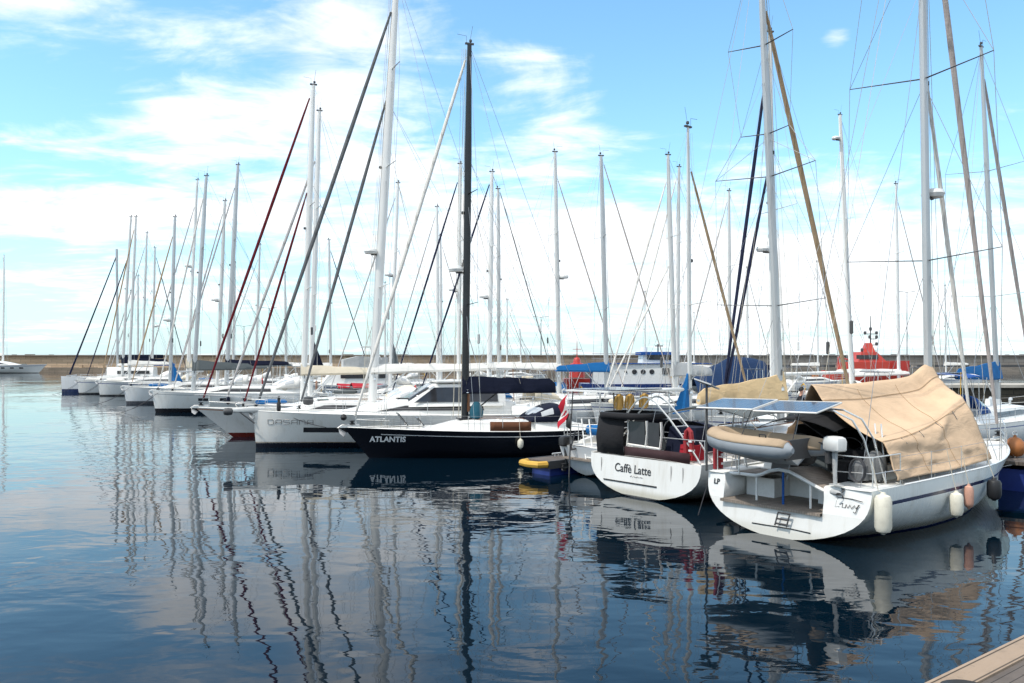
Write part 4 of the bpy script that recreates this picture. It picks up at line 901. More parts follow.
# stern arch with solar panels
m = MB()
for q in (1, -1):
    for x in (.95, 1.35):
        m.tube([(x, q * 1.72, 1.2), (x - .35, q * 1.62, 2.2), (x - .50, q * 1.45, 2.60), (x - .6, q * 1.10, 2.78), (x - .6, 0, 2.82)], .021, 6)
m.build('stern_arch', STEEL, main)
for yc in (1.22, -.32):
    o = MB().box((0, 0, 0), (1.02, 1.50, .03)).build('solar_panel', SOLAR, main, smooth=False, loc=(.22, yc, 2.83)); o.rotation_euler = (R(-1.0), R(-10), 0)
    m = MB(); m.tube([(-.51, -.75, 0), (.51, -.75, 0), (.51, .75, 0), (-.51, .75, 0)], .022, 4, closed=True); m.build('panel_frame', MASTD, o, smooth=False)
MB().tube([(.10, 1.98, 1.2), (.10, 1.98, 3.28)], .028, 6).build('antenna_pole', DKGREY, main)
o = MB().box((0, 0, 0), (.35, .55, .03)).build('small_panel', LGREYC, main, smooth=False, loc=(.10, 1.98, 3.28)); o.rotation_euler = (.25, .35, 0)
for y, h_, mt in ((1.98, 1.2, ROPED),): wire(main, (.3, y, 1.22), (-.1, y * 1.05, .15), .012, mt, 'mooring_line')
# ---- the dinghy in davits
DK, DY, DZ = -.12, -.08, 1.98
pos = world(main, (DK, DY, 0)); dg = thing('dinghy', 'grey inflatable dinghy with tan tube cover hanging across a white stern', 'dinghy', (pos.x, pos.y, 0), R(TH))
path = [(-.60, -.72, 0, .06), (-.60, -.60, 0, .17), (-.60, -.40, .0, .215), (-.60, .1, 0, .225), (-.60, .55, .01, .225), (-.56, .95, .04, .225), (-.42, 1.30, .09, .22), (-.18, 1.50, .12, .215), (.06, 1.50, .12, .215), (.30, 1.30, .09, .22), (.46, .95, .04, .225), (.50, .55, .01, .225), (.50, .1, 0, .225), (.50, -.45, 0, .22), (.50, -.80, 0, .17), (.50, -.92, 0, .06)]
MB().tube([(a, b_, DZ + c) for a, b_, c, r in path], [r for *_, r in path], 16, up=(0, 0, 1)).build('tube', PVC, dg)
rings = []
for i, (a, b_, c, r) in enumerate(path[1:-1]):
    p0 = Vector(path[i][:3]); p1 = Vector(path[i + 2][:3]); d = (p1 - p0).normalized(); sdv = Vector((d.y, -d.x, 0)).normalized(); C0 = Vector((a, b_, DZ + c))
    rings.append([C0 + (sdv * math.cos(q) + Vector((0, 0, 1)) * math.sin(q)) * (r * 1.035) for q in [R(lerp(-15, 160, j / 12)) for j in range(13)]])
MB().loft(rings, False, (False, False)).build('tube_cover', canvas('dinghy_canvas', (.40, .30, .205)), dg, solid=.006)
MB().tube([(a - .005 if a < 0 else a, b_, DZ + c - .03) for a, b_, c, r in path[2:8]], .012, 4).build('rubbing_strake', BLACK, dg)
m = MB(); m.loft([[(-.52, y, DZ - .10 + r), (-.25, y, DZ - .26 + r), (-.05, y, DZ - .36 + r), (.15, y, DZ - .26 + r), (.42, y, DZ - .10 + r)] for y, r in ((-.5, 0), (.4, 0), (.9, .06), (1.25, .22))], False, (False, False)); m.build('bottom', PVC, dg, solid=.02)
MB().box((-.05, -.50, DZ - .02), (.95, .05, .42)).build('transom_board', DKGREY, dg, smooth=False)
MB().box((-.05, .25, DZ + .10), (.95, .24, .03)).build('thwart', WOOD, dg, smooth=False)
m = MB(); m.tube([(-.62, -.1, DZ + .22), (-.64, -.1, DZ + .29), (-.64, .05, DZ + .29), (-.62, .05, DZ + .22)], .014, 5); m.build('carry_handle', BLACK, dg)
for y in (-.35, .95): MB().tube([(-.05, y, DZ + .05), (.35, y * .9, 2.82)], .010, 5).build('davit_line', ROPED, dg)
MB().tube([(-.55, -.66, DZ + .1), (-.55, -.6, DZ + .18), (-.5, .3, DZ + .215)], .012, 4).build('oar', WOOD, dg)
# ---- outboard on the rail
def outboard(label, root, p, rz, cowl, leg, zt, h=.42, ln=.95):
    w_ = world(root, p); t = thing('outboard_motor', label, 'outboard motor', (w_.x, w_.y, 0), rz)
    m = MB(); m.loft([[(x * k, y * k, zt - h + z * h) for x, y in ((.22, .12), (.12, .17), (-.14, .17), (-.22, .11), (-.22, -.11), (-.14, -.17), (.12, -.17), (.22, -.12))] for z, k in ((0, .86), (.1, .98), (.7, 1.0), (.9, .9), (1.0, .65))]); m.build('cowling', cowl, t)
    MB().tube([(0, 0, zt - h + .02), (.0, 0, zt - h - .25), (.0, 0, zt - h - ln * .72)], [.075, .06, .04], 8, .7).build('shaft_leg', leg, t)
    MB().box((-.05, 0, zt - h - ln * .70), (.30, .13, .02)).build('cavitation_plate', leg, t, smooth=False)
    m = MB(); m.lathe([(.02, -.18), (.055, -.1), (.06, .08), (.03, .16)], 10, (0, 0, zt - h - ln * .86), 'x'); m.loft([[(.06, 0, zt - h - ln * .8), (-.06, 0, zt - h - ln * .8)], [(.02, 0, zt - h - ln), (-.08, 0, zt - h - ln)]], False, (False, False)); m.build('gearcase', leg, t)
    m = MB()
    for i in range(3):
        a = 2 * math.pi * i / 3; m.loft([[(-.20, .03 * math.cos(a + q), zt - h - ln * .86 + .03 * math.sin(a + q)), (-.17 - q * .06, .12 * math.cos(a + q * .5), zt - h - ln * .86 + .12 * math.sin(a + q * .5))] for q in (-.5, .5)], False, (False, False))
    m.build('propeller', DKGREY, t, solid=.006)
    MB().box((.12, 0, zt - h - .12), (.10, .22, .30)).build('clamp_bracket', DKGREY, t, smooth=False)
    MB().tube([(.15, 0, zt - h + .1), (.5, .05, zt - h + .14)], .02, 5).build('tiller_arm', DKGREY, t)
    return t
outboard('pale grey outboard motor clamped on the stern rail beside the hanging dinghy', main, (.14, -1.24, 0), R(TH + 70), MASTD, LGREYC, 2.26, .30, 1.0)
# ---- the boom tent
rt = world(main, (0, 0, 0)); tp = thing('boat_tarp', 'big tan canvas tarp draped as a tent over a boom', 'tarp', (rt.x, rt.y, 0), R(TH))
xm = xloc(xyM, TH, 929)
def tarp0(u, v):
    """u along the boat 0 aft .. 1 at the mast; v across -1 starboard rail .. 0 ridge .. 1 port rail"""
    a = abs(v); s_ = -1 if v < 0 else 1
    ridge = Vector((lerp(1.35, xm + .08, u), 0, lerp(3.30, 3.46, u) + .30 * sm((u - .78) / .2) - .06 * math.sin(math.pi * min(1, u / .8)) + .008 * math.sin(u * 16)))
    k0 = 1.30 if s_ < 0 else 3.2; kk = lerp(k0, 6.35, u); yk = lerp(1.74, 1.38, sm(u)); zk = lerp(2.14, 2.86, u ** 1.15) - .13 * math.sin(math.pi * u)
    knee = Vector((kk, s_ * yk, zk))
    kr = lerp(k0, 6.30, u); b_, zd = HM.deck(kr); rail = Vector((kr, s_ * (b_ - .05), zd + .09 + .015 * math.sin(u * 9)))
    hem = Vector((ridge.x * .9 + kk * .1, s_ * .26, ridge.z - .36))
    if a < .16: p = ridge.lerp(hem, a / .16); p.y *= 1.0; p.z += .03 * math.sin(math.pi * a / .16)
    elif a < .60:
        w = (a - .16) / .44; p = hem.lerp(knee, w); p.z -= (.17 * math.sin(math.pi * w)) * (1 - .35 * u)
    else:
        w = (a - .60) / .40; p = knee.lerp(rail, w); p.y -= s_ * .10 * math.sin(math.pi * w) * math.sin(math.pi * min(1, u * 1.05)) ; p.x += -.0
    return p
def tarp(u, v):
    a = abs(v); s_ = -1 if v < 0 else 1; p = Vector((0, 0, 0)); ws = 0
    for d, w in ((-.10, .6), (-.05, 1), (0, 1.2), (.05, 1), (.10, .6)):     # a soft knee: average of the taut profile
        aa = a + d * (1 if .2 < a < .95 else .25)
        if 0 <= aa <= 1: p += tarp0(u, s_ * max(aa, 1e-4)) * w; ws += w
    p /= ws; f = sm((a - .15) / .3) * (1 - .5 * sm((a - .97) / .03))
    fold = lambda c, sl, w, h: h * math.exp(-((a - (c + sl * u)) / w) ** 2)
    d = fold(.60, .36, .045, .05) * sm((u - .02) / .2) - fold(.68, .30, .05, .045) + fold(.80, .16, .035, .04) * sm(u / .4) - fold(.88, .08, .04, .03) + fold(.95, -.45, .05, .04) + fold(1.15, -.75, .04, .035) - fold(.52, .10, .06, .03)
    d += .008 * math.sin(a * 60 + 7 * u + 2 * math.sin(5 * u)) * sm((a - .6) / .2) + .010 * math.sin(u * 13 - a * 17)
    d *= .68; d += .006 * math.sin(a * 95 - u * 30 + 3 * math.sin(u * 11)) * sm((a - .45) / .2)
    p.y += s_ * f * d; p.z += f * d * .7 * (1 - sm((a - .6) / .25)); return p
MB().grid(lambda u, v: tarp(u, 2 * v - 1), 72, 80).build('canvas', TANC, tp, ang=60, solid=.008)
off = lambda u, v: tarp(u, v) + Vector((-.0, -.016, .012))
for i in range(4): MB().tube([off(.18 + .21 * i, -.60 + .0 * i), off(.19 + .21 * i, -.68)], .008, 4).build('tie_strap', DGREY, tp)
MB().tube([off(i / 30, -.597) for i in range(31)], .006, 4).build('seam', paint('seam_brown', (0.33, 0.22, 0.12), .9), tp)
MB().tube([off(i / 30, -.165) for i in range(31)], .007, 4).build('seam', MATS['seam_brown'], tp)
SEAM = MATS['seam_brown']
for k in (.30, .62): MB().tube([tarp(k, -.08 - .9 * i / 24) + Vector((0, -.012, .012)) for i in range(25)], .0045, 4).build('seam', SEAM, tp)
MB().tube([tarp(.004, -.16 - .83 * i / 24) + Vector((-.008, -.01, .0)) for i in range(25)], .014, 5).build('hem', TANC, tp)
for i in range(7): MB().tube([tarp(.04 + .15 * i, -.99), tarp(.04 + .15 * i, -.99) + Vector((.02, -.03, -.16))], .006, 4).build('lashing', ROPE, tp)
# fenders
GF = 'fenders on the tan tarp yacht'
fender('long grubby white fender with blue top at the near corner of the tan tarp yacht', main, HM, .30, -1, 1.20, .84, .165, FEND, GF)
fender('shorter white fender under the middle of the tan tarp', main, HM, 3.6, -1, .90, .60, .145, FEND, GF)
fender('faded pink fender next to the shorter white one under the tan tarp', main, HM, 4.35, -1, .98, .58, .105, FENDP, GF)
fender('black teardrop fender nearest the bow of the tan tarp yacht', main, HM, 5.75, -1, 1.0, .56, .16, FENDK, GF)
fender('white fender half hidden at the far side of the tan tarp yacht stern', main, HM, 1.2, 1, .78, .55, .13, FEND, GF)

# ---- Caffe Latte
XC = lambda z: HC.os * z / HC.fs - .012
lettering(cafe, 'Caffè Latte', .335, lambda u, v: (XC(v + .66), 1.02 - u, v + .66 - .0 * u), TEXTK, sx=.92, bold=.004)
strokes(cafe, [[(.0, 0), (.05, .03), (.09, -.01)], [(.12, .02), (.2, .0)], [(.23, -.01), (.27, .03), (.33, 0)], [(.36, .02), (.45, .01)]], lambda u, v: (XC(v + .56), .40 - u, v + .56), .010, TEXTG, 'small_lettering')
MB().box((XC(.38) - .0, .42, .38), (.02, 2.0, .035)).build('transom_slot', BLACK, cafe, smooth=False)
for y in (1.55, -1.45, -1.05): MB().box((XC(.75) + .002, y, .72), (.016, .012, .55)).build('transom_joint', TEXTG, cafe, smooth=False)
sideplate(cafe, HC, -1, .9, 2.2, .52, .56, TEXTK, 'rub_strip', .012)
enc = [(2.3, 1.72), (1.2, 1.88), (.5, 1.92), (.22, 1.86), (.14, 1.5), (.13, 1.1), (.14, .72)]
m = MB(); m.loft([[(x, y, 1.12 + .02 * math.sin(i * 3)), (x - .03, y * 1.01, 1.6), (x + .02, y * .97, 2.2)] for i, (x, y) in enumerate(enc)], False, (False, False)); m.build('cockpit_curtain', BLACKC, cafe, solid=.012)
m = MB(); m.loft([[(.17, y, 1.10), (.17, y, 1.38)] for y in (.74, .2, -.6, -1.6)], False, (False, False)); m.build('maroon_cloth', paint('maroon_cloth', (.035, .013, .016), .9), cafe, solid=.012)
for ya, yb in ((.62, .02), (-.10, -.50)):
    MB().box((.24, (ya + yb) / 2, 1.78), (.012, abs(ya - yb), .66)).build('window_panel', GLASS, cafe, smooth=False)
for y in (.66, -.03, -.55): MB().tube([(.22, y, 1.40), (.24, y - .04, 1.8), (.26, y, 2.14)], .05, 5, .4, up=(1, 0, 0)).build('window_border', WHITEC, cafe)
MB().tube([(.22, .66, 1.44), (.22, -.55, 1.40)], .035, 5).build('window_border', WHITEC, cafe)
m = MB()
for xa, xb_, yy, zz in ((.02, 1.55, .88, 2.30),):
    ell = lambda a, k: ((xa + xb_) / 2 + (xb_ - xa) / 2 * math.copysign(abs(math.cos(a)) ** .6, math.cos(a)) * k, (.94 + yy * math.copysign(abs(math.sin(a)) ** .6, math.sin(a)) * k), zz + .12 * (1 - k) * 2)
    m.loft([[ell(2 * math.pi * i / 28, k) for i in range(28)] for k in (1.03, 1.0, .86)], True, (False, False))
    m.loft([[(ell(2 * math.pi * i / 28, 1.03)[0], ell(2 * math.pi * i / 28, 1.03)[1], z) for i in range(28)] for z in (2.16, 2.31)], True, (False, False))
m.build('bimini', BLACKC, cafe, solid=.012)
m = MB()
for q in (1, -1):
    for x in (.35, .85):
        m.tube([(x, q * 1.80, 1.12), (x, q * 1.45, 1.55), (x - .05, q * .75, 2.30), (x - .1, q * .35, 2.68), (x - .12, q * .10, 2.80), (x - .12, 0, 2.81)], .026, 6)
    for f in (.15, .4, .65, .9): m.tube([(.35, q * lerp(1.45, .75, f), lerp(1.55, 2.30, f)), (.85, q * lerp(1.45, .75, f), lerp(1.55, 2.30, f))], .017, 5)
m.build('stern_arch', STEEL, cafe)
o = MB().box((0, 0, 0), (.9, 1.7, .03)).build('solar_panel', SOLAR, cafe, smooth=False, loc=(.65, .6, 2.94)); o.rotation_euler = (0, R(4), 0)
m = MB(); m.grid(lambda u, v: (lerp(2.9, 5.8, u), 1.5 * (2 * v - 1), 2.42 + .10 * math.sin(math.pi * u) - .26 * (2 * v - 1) ** 2), 6, 8); m.build('awning', GREYC, cafe, solid=.015)
for x in (3.0, 4.3, 5.7): MB().tube([(4.0, 1.6, 1.2), (x, 1.48, 2.18), (x, 0, 2.44), (x, -1.48, 2.18), (4.0, -1.6, 1.2)], .014, 5).build('awning_frame', STEEL, cafe)
hood(cafe, 1.5, 3.2, 1.45, 1.35, .85, NAVYC)
for i, (x, y, z, s_, mt) in enumerate(((2.3, -1.45, 1.5, (.5, .3, .35), WOOD), (3.1, -1.5, 1.42, (.4, .25, .3), TAN2), (3.6, -1.55, 1.38, (.35, .2, .25), REDC))):
    MB().box((x, y, z), s_, rz=.2 * i, taper=.85).build('stowed_gear', mt, cafe)
MB().box((1.1, -.9, 1.65), (.9, 1.1, .7), taper=.8).build('cockpit_bag', NAVYC, cafe); MB().box((.7, -1.25, 1.35), (.5, .5, .4), taper=.85).build('cockpit_bag', REDC, cafe)
m = MB()
for k in range(4): m.tube([(1.9 + .03 * k, -1.99, 1.30 + .20 * math.sin(a)) if False else (1.9 + .16 * math.cos(a), -1.99 - .02 * k, 1.05 + .45 * math.sin(a)) for a in [2 * math.pi * i / 14 for i in range(14)]], .012, 4, closed=True)
m.build('coiled_line', ROPED, cafe)
def lifebuoy(label, root, p, rz, h=.75):
    w_ = world(root, p); t = thing('horseshoe_buoy', label, 'lifebuoy', (w_.x, w_.y, 0), rz, 'red horseshoe lifebuoys on stern rails')
    MB().tube([(0, -.09, p[2]), (0, -.10, p[2] + h * .6), (0, -.07, p[2] + h * .9), (0, 0, p[2] + h), (0, .07, p[2] + h * .9), (0, .10, p[2] + h * .6), (0, .09, p[2])], .065, 8).build('float', paint('faded_red', (.30, .02, .025), .6), t)
    for z in (.2, .55): MB().box((0, -.10, p[2] + h * z), (.15, .10, .05)).build('reflective_band', TEXTW, t, smooth=False)
lifebuoy('red horseshoe lifebuoy on the rail right of the black cockpit enclosure', cafe, (.9, -1.95, 1.20), R(TH + 90))
lifebuoy('red horseshoe lifebuoy on the rail below the hanging grey dinghy', main, (.55, 1.98, 1.22), R(TH + 90), .62)
lifebuoy('dark red lifebuoy inside the windowed end of the black enclosure', cafe, (.35, -1.42, 1.3), R(TH), .7)

# ---- small boat with the flag: hardtop, vane gear, outboard, flag
MB().box((1.7, .0, 2.82), (3.4, 2.0, .05)).build('hardtop', GEL, vane, smooth=False)
for yc in (-.5, .5): MB().box((1.5, yc, 2.865), (2.4, .9, .03)).build('solar_panel', SOLAR, vane, smooth=False)
for q in (1, -1):
    for x in (.25, 1.6, 3.0): MB().tube([(x, q * 1.05, 1.0), (x + .05, q * .95, 2.8)], .022, 6).build('hardtop_post', DKGREY if x < 1 else STEEL, vane)
m = MB(); m.tube([(-.25, .25, 1.5), (-.5, .25, .9), (-.55, .25, -.2)], .022, 6); m.tube([(-.05, .0, 1.0), (-.5, .25, .9), (-.05, .5, 1.0)], .025, 6); m.tube([(-.5, .25, .9), (-.45, .25, 2.0)], .02, 5); m.loft([[(-.45, .25, 1.55), (-.45, .25, 2.1)], [(-.52, .42, 1.65), (-.52, .40, 2.05)]], False, (False, False)); m.build('wind_vane', DKGREY, vane, solid=.01)
m = MB(); m.lathe([(.05, -.5), (.16, -.42), (.18, 0), (.16, .42), (.05, .5)], 12, (.1, -.45, 1.55), 'y'); m.build('rolled_cover', BLUEC, vane)
MB().tube([(.0, -.9, .9), (.0, -.9, 1.62), (.0, .9, 1.62), (.0, .9, .9)], .016, 5).build('stern_rail', STEEL, vane)
m = MB(); m.tube([(-.3, -.3, .55), (-.02, .2, 1.9)], .026, 6); m.tube([(-.3, -.65, .55), (-.02, -.15, 1.9)], .026, 6)
for f in (.1, .35, .6): m.tube([vl((-.3, -.3, .55), (-.02, .2, 1.9), f), vl((-.3, -.65, .55), (-.02, -.15, 1.9), f)], .02, 5)
m.build('boarding_ladder', GEL, vane)
m = MB(); m.box((-.15, -.2, .60), (.5, 1.9, .06)); m.build('stern_step', TEAKG, vane, smooth=False)
outboard('dark outboard motor on the small stern beside the flag staff', vane, (-.25, .72, 0), R(TH), BLACK, DKGREY, 1.30, .32, .85)
def flag(label, root, p, length, wd, top, bands, leaf=False, drop=(.28, -.95), nm='flag'):
    w_ = world(root, p); t = thing(nm, label, 'flag', (w_.x, w_.y, 0), root.rotation_euler[2])
    MB().tube([(0, 0, p[2]), (-.12, 0, top)], .016, 6).build('staff', GEL, t)
    f = lambda u, v: Vector((-.13 - u * length * .10 - .05 * math.sin(u * 6 + v * 2), (v * wd * .60) * (1 - .25 * u) + length * drop[0] * u + .06 * math.sin(u * 7 + v * 3), top - .04 - u * length * abs(drop[1]) - (v * wd) * .62 * (1 - .4 * u)))
    m = MB(); nu, nv = 24, 8; cols = []
    m.loft([[f(i / nu, j / nv) for j in range(nv + 1)] for i in range(nu + 1)], False, (False, False))
    for k, fc in enumerate(m.f): u = (k // nv + .5) / nu; m.mi[k] = next(i for i, (e, _) in enumerate(bands) if u <= e)
    m.build('cloth', [b_[1] for b_ in bands], t)
    if leaf:
        pts = [(0, -.42), (.03, -.14), (.22, -.17), (.17, -.08), (.38, .10), (.30, .14), (.34, .28), (.21, .25), (.17, .31), (.07, .20), (.12, .42), (.06, .39), (0, .50)]
        pts += [(-x, y) for x, y in pts[-2:0:-1]]; m = MB()
        g = lambda x, y, o_: f(.5 + y * .42 * .5, .5 + x * .9) + Vector((o_, 0, 0))
        for o_ in (-.012, .012):
            k = len(m.v); m.v += [tuple(g(0, 0, o_))] + [tuple(g(x, y, o_)) for x, y in pts]; n = len(pts)
            for i in range(n): m.f.append((k, k + 1 + i, k + 1 + (i + 1) % n)); m.mi.append(0)
        m.build('maple_leaf', FLR, t, smooth=False)
    return t
FLR = canvas('flag_red', (.40, .015, .03), .01); FLW = canvas('flag_white', (.62, .60, .58), .01); FLB = canvas('flag_blue', (.03, .06, .30), .01)
flag('red and white maple leaf flag hanging limp from a white stern staff', vane, (-.35, .35, .95), 1.15, .72, 2.78, [(.32, FLR), (.68, FLW), (1.0, FLR)], True, drop=(.02, -.80))
for i, (x, y) in enumerate(((.5, -1.0), (1.0, -1.02), (1.7, -1.02))):
    w_ = world(vane, (x, y, 0)); t = thing('oilskin_jacket', ('yellow oilskin hanging at the aft post under the flat hardtop', 'yellow oilskin hanging between two others under the flat hardtop', 'yellow oilskin hanging furthest forward under the flat hardtop')[i], 'jacket', (w_.x, w_.y, 0), R(TH), 'oilskins under the hardtop')
    m = MB(); m.loft([[(a * wq, b_ * .07, 2.74 - z) for a, b_ in ((.16, 0), (.07, 1), (-.07, 1), (-.16, 0), (-.07, -1), (.07, -1))] for z, wq in ((0, .25), (.06, .9), (.25, .75), (.50, .95))]); m.build('body', JACK, t)
    for q in (1, -1): MB().tube([(q * .13, 0, 2.68), (q * .19, .02, 2.45), (q * .18, .03, 2.28)], [.05, .045, .04], 6).build('sleeve', JACK, t)
# ---- Atlantis
zsh = lambda x: HA.deck(x)[1]
x0 = xloc((xyA[0] + .296 * 1.2, xyA[1] - .955 * 1.2), TA, 373)
lettering(atl, 'ATLANTIS', .30, lambda u, v: (x0 - u, HA.half(x0 - u, .66 + v) + .012, .66 + v), TEXTW, sx=.98, bold=.010)
xa = xloc((xyA[0] + .296 * 1.55, xyA[1] - .955 * 1.55), TA, 490); xb2 = xloc((xyA[0] + .296 * 1.55, xyA[1] - .955 * 1.55), TA, 531)
m = MB(); m.loft([[(x, HA.deck(x)[0] - .06, zsh(x) + .03), (x, HA.deck(x)[0] - .075, zsh(x) + .40)] for x in [lerp(xa, xb2, i / 8) for i in range(9)]], False, (False, False)); m.build('weather_cloth', canvas('brown_canvas', (.13, .055, .03)), atl, solid=.01)
for i, (px, s_) in enumerate(((403, .62), (419, .42))):
    x = xloc(xyA, TA, px); o = MB().box((0, 0, s_ / 2), (.035, .55, s_)).build('propped_hatch', GLASS, atl, smooth=False, loc=(x - .15, .05, HA.deck(x)[1] + .12)); o.rotation_euler = (0, R(38), 0)
P = lambda t, dz, inn=.07: (lambda p: (p.x, p.y - inn, p.z + dz))(HA.pt(t, 1, 1))
NET = paint('grey_netting', (.24, .24, .22), .9)
m = MB()
for i in range(10):
    t = lerp(.78, .955, i / 9); m.tube([P(t, .02), P(t, lerp(.56, .30, i / 9))], .006, 4)
for dz in (.06, .14, .22, .30, .38, .46): m.tube([P(.78, dz), P(lerp(.955, .83, max(0, (dz - .26) / .25)), min(dz, .5))], .006, 4)
m.build('bow_netting', NET, atl, smooth=False)
m = MB(); m.lathe([(.01, -.13), (.09, -.1), (.13, 0), (.09, .1), (.01, .13)], 12, (HA.L + HA.ob + .0, 0, 1.62)); m.build('anchor_ball', BLACK, atl)
MB().tube([(xloc(xyA, TA, 465) - .13, .05, 2.5), (xloc(xyA, TA, 465) - .13, .05, 1.75)], .07, 6).build('wooden_fife', WOOD, atl)
m = MB(); m.lathe([(.1, 0), (.28, .05), (.3, .3), (.2, .55), (.1, .7)], 10, (xloc(xyA, TA, 465) - .45, .1, 1.45)); m.build('halyard_bag', canvas('teal_canvas', (.02, .09, .13)), atl)
fender('small white cylinder fender hanging on the blue-black hull', atl, HA, xloc((xyA[0] + .296 * 1.6, xyA[1] - .955 * 1.6), TA, 519), 1, .78, .42, .12, FEND)
fl2 = world(atl, (.0, 0, 0))
# ---- Dasana
xs = xloc((xyD[0] + .296 * .9, xyD[1] - .955 * .9), TD, 268); LW, LH = .235, .20
glyph = {'D': [[(0, 0), (0, 1), (.8, 1), (1, .8), (1, .2), (.8, 0), (0, 0)]], 'A': [[(0, 0), (0, .8), (.2, 1), (1, 1), (1, 0)], [(0, .42), (1, .42)]], 'S': [[(1, 1), (.15, 1), (0, .85), (0, .6), (.15, .5), (.85, .5), (1, .38), (1, .15), (.85, 0), (0, 0)]], 'N': [[(0, 0), (0, 1), (.8, 1), (1, .8), (1, 0)]]}
lines = []
for i, ch in enumerate('DASANA'):
    for ln in glyph[ch]: lines.append([(i * .325 + a * LW, b_ * LH) for a, b_ in ln])
strokes(das, lines, lambda u, v: (xs - u, HD.half(xs - u, 1.06 + v) + .004, 1.06 + v), .016, TEXTG)
xa = xloc((xyD[0] + .296 * 1.4, xyD[1] - .955 * 1.4), TD, 304); xb2 = xloc((xyD[0] + .296 * 1.6, xyD[1] - .955 * 1.6), TD, 350)
sideplate(das, HD, 1, xb2, xa, .70, .92, GLASS, 'hull_window', .008)
def pilothouse(root, H, xa, xb, wd, z0, z1, slope=1.1):
    m = MB(); st = [(xa, 0, wd), (xa + .15, 1, wd * .93), (xb - slope - .25, 1, wd * .88), (xb - slope, 0, wd * .80)]
    low = [(xa, wd), (xa + .1, wd), (xb - slope * .5, wd * .92), (xb + .1, wd * .78)]
    m.loft([[(x + (tp_ - x) * f, q * w * (1 - .14 * f), lerp(z0, z1, f)) for q, f in ((1, 0), (1, .92), (.8, 1.0), (0, 1.06), (-.8, 1.0), (-1, .92), (-1, 0))] for (x, w), (tp_, _, _) in zip(low, st)]); o = m.build('pilothouse', GEL, root)
    for q in (1, -1):
        m = MB(); m.loft([[(lerp(lerp(xa + .35, xb - .25, i / 6), lerp(xa + .40, xb - slope - .05, i / 6), f), q * (wd * lerp(1, .91, i / 6) * (1 - .14 * f) + e), lerp(z0, z1, f)) for f, e in ((.18, .02), (.80, .02), (.80, -.02), (.18, -.02))] for i in range(7)]); m.build('window', GLASS, o)
    m = MB(); m.loft([[(lerp(xb + .02, xb - slope + .1, f) + .03, y * lerp(.74, .70, f) * wd, lerp(z0, z1, f)) for y in (-1, -.3, .3, 1)] for f in (.2, .8)], False, (False, False)); m.build('windscreen', GLASS, o, solid=.02)
    m = MB(); m.box(((xa + xb - slope) / 2 - .1, 0, z1 + .05), (xb - xa - slope + .5, wd * 1.75, .07)); m.build('roof', GEL, o, smooth=False)
pilothouse(das, HD, xloc(xyD, TD, 497), xloc(xyD, TD, 398), 1.45, 1.75, 2.82, 1.7)
m = MB(); m.tube([(HD.L - .9, .1, 1.70), (HD.L + .2, .1, 1.69), (HD.L + .95, .1, 1.66)], [.10, .13, .09], 8, .6, up=(0, 0, 1)); m.build('bowsprit', MASTD, das)
m = MB(); m.lathe([(.03, 0), (.14, .03), (.17, .2), (.14, .36), (.04, .4)], 10, (HD.L + .95, .1, 1.62), 'x'); m.build('anchor_head', DKGREY, das)
m = MB(); m.lathe([(.07, 0), (.09, .1), (.09, .35), (.05, .42), (.06, .5), (.06, .62), (.02, .66)], 10, (HD.L - .95, .55, 1.62)); m.build('gas_bottle', BLACK, das)
wire(das, (HD.L + .7, .1, 1.62), (HD.L + .05, .3, 1.1), .03, ROPED, 'mooring_line'); wire(das, (HD.L - 1.0, .65, 1.62), (HD.L - 2.9, 1.52, .95), .013, ROPED, 'mooring_line', .1)
m = MB(); m.lathe([(.02, -.2), (.2, -.16), (.24, 0), (.2, .16), (.02, .2)], 10, (HD.L - 2.2, .35, 2.05)); m.build('stowed_sail', DKGREY, das)

# ---- smaller gear on other boats
def dinghy(label, x, y, z, rz, ln, mat, group=None):
    t = thing('dinghy', label, 'dinghy', (x, y, z), rz, group); w = ln * .22
    MB().tube([(-ln * .5, w, .16), (ln * .15, w, .16), (ln * .38, w * .6, .2), (ln * .48, 0, .24), (ln * .38, -w * .6, .2), (ln * .15, -w, .16), (-ln * .5, -w, .16)], [.1] + [.17] * 5 + [.1], 10).build('tube', PVC, t)
    m = MB(); m.grid(lambda u, v: (lerp(-ln * .52, ln * .5, u), (2 * v - 1) * w * 1.55 * (1 - .75 * sm((u - .6) / .4)), .24 + .26 * (1 - (2 * v - 1) ** 2) * (1 - .5 * u) - .1 * abs(2 * v - 1)), 10, 8); m.build('cover', mat, t, solid=.01)
dinghy('dinghy under a dark red cover on a foredeck left of the white saloon windows', wpos(369, 61), 61, 1.62, R(20), 2.6, REDC)
dinghy('dinghy under a red cover glimpsed left of the tall white mast', wpos(350, 62), 62, 1.55, R(20), 1.9, REDC)
flag('small blue, white and red flag above the navy sail cover', boat.__globals__['rB'], (0, 0, 0), .9, .5, 1, [(.33, FLB), (.66, FLW), (1, FLR)]) if False else None
# ------------------------------------------------------------------ ships and motor boats further off
farboat('old motor sailer with stout white mast and short yards beside the tan furled sail', LT, 60, 852, 840, 115, 13, cov=WHITEC, hc=.3, zb=2.75, blen=5.2, mcol=MASTW, mr=.21, spr=((.62, .9), (.80, .35)), radar=140, hoodc=REDC, furls=((150, WSAIL, .03),))
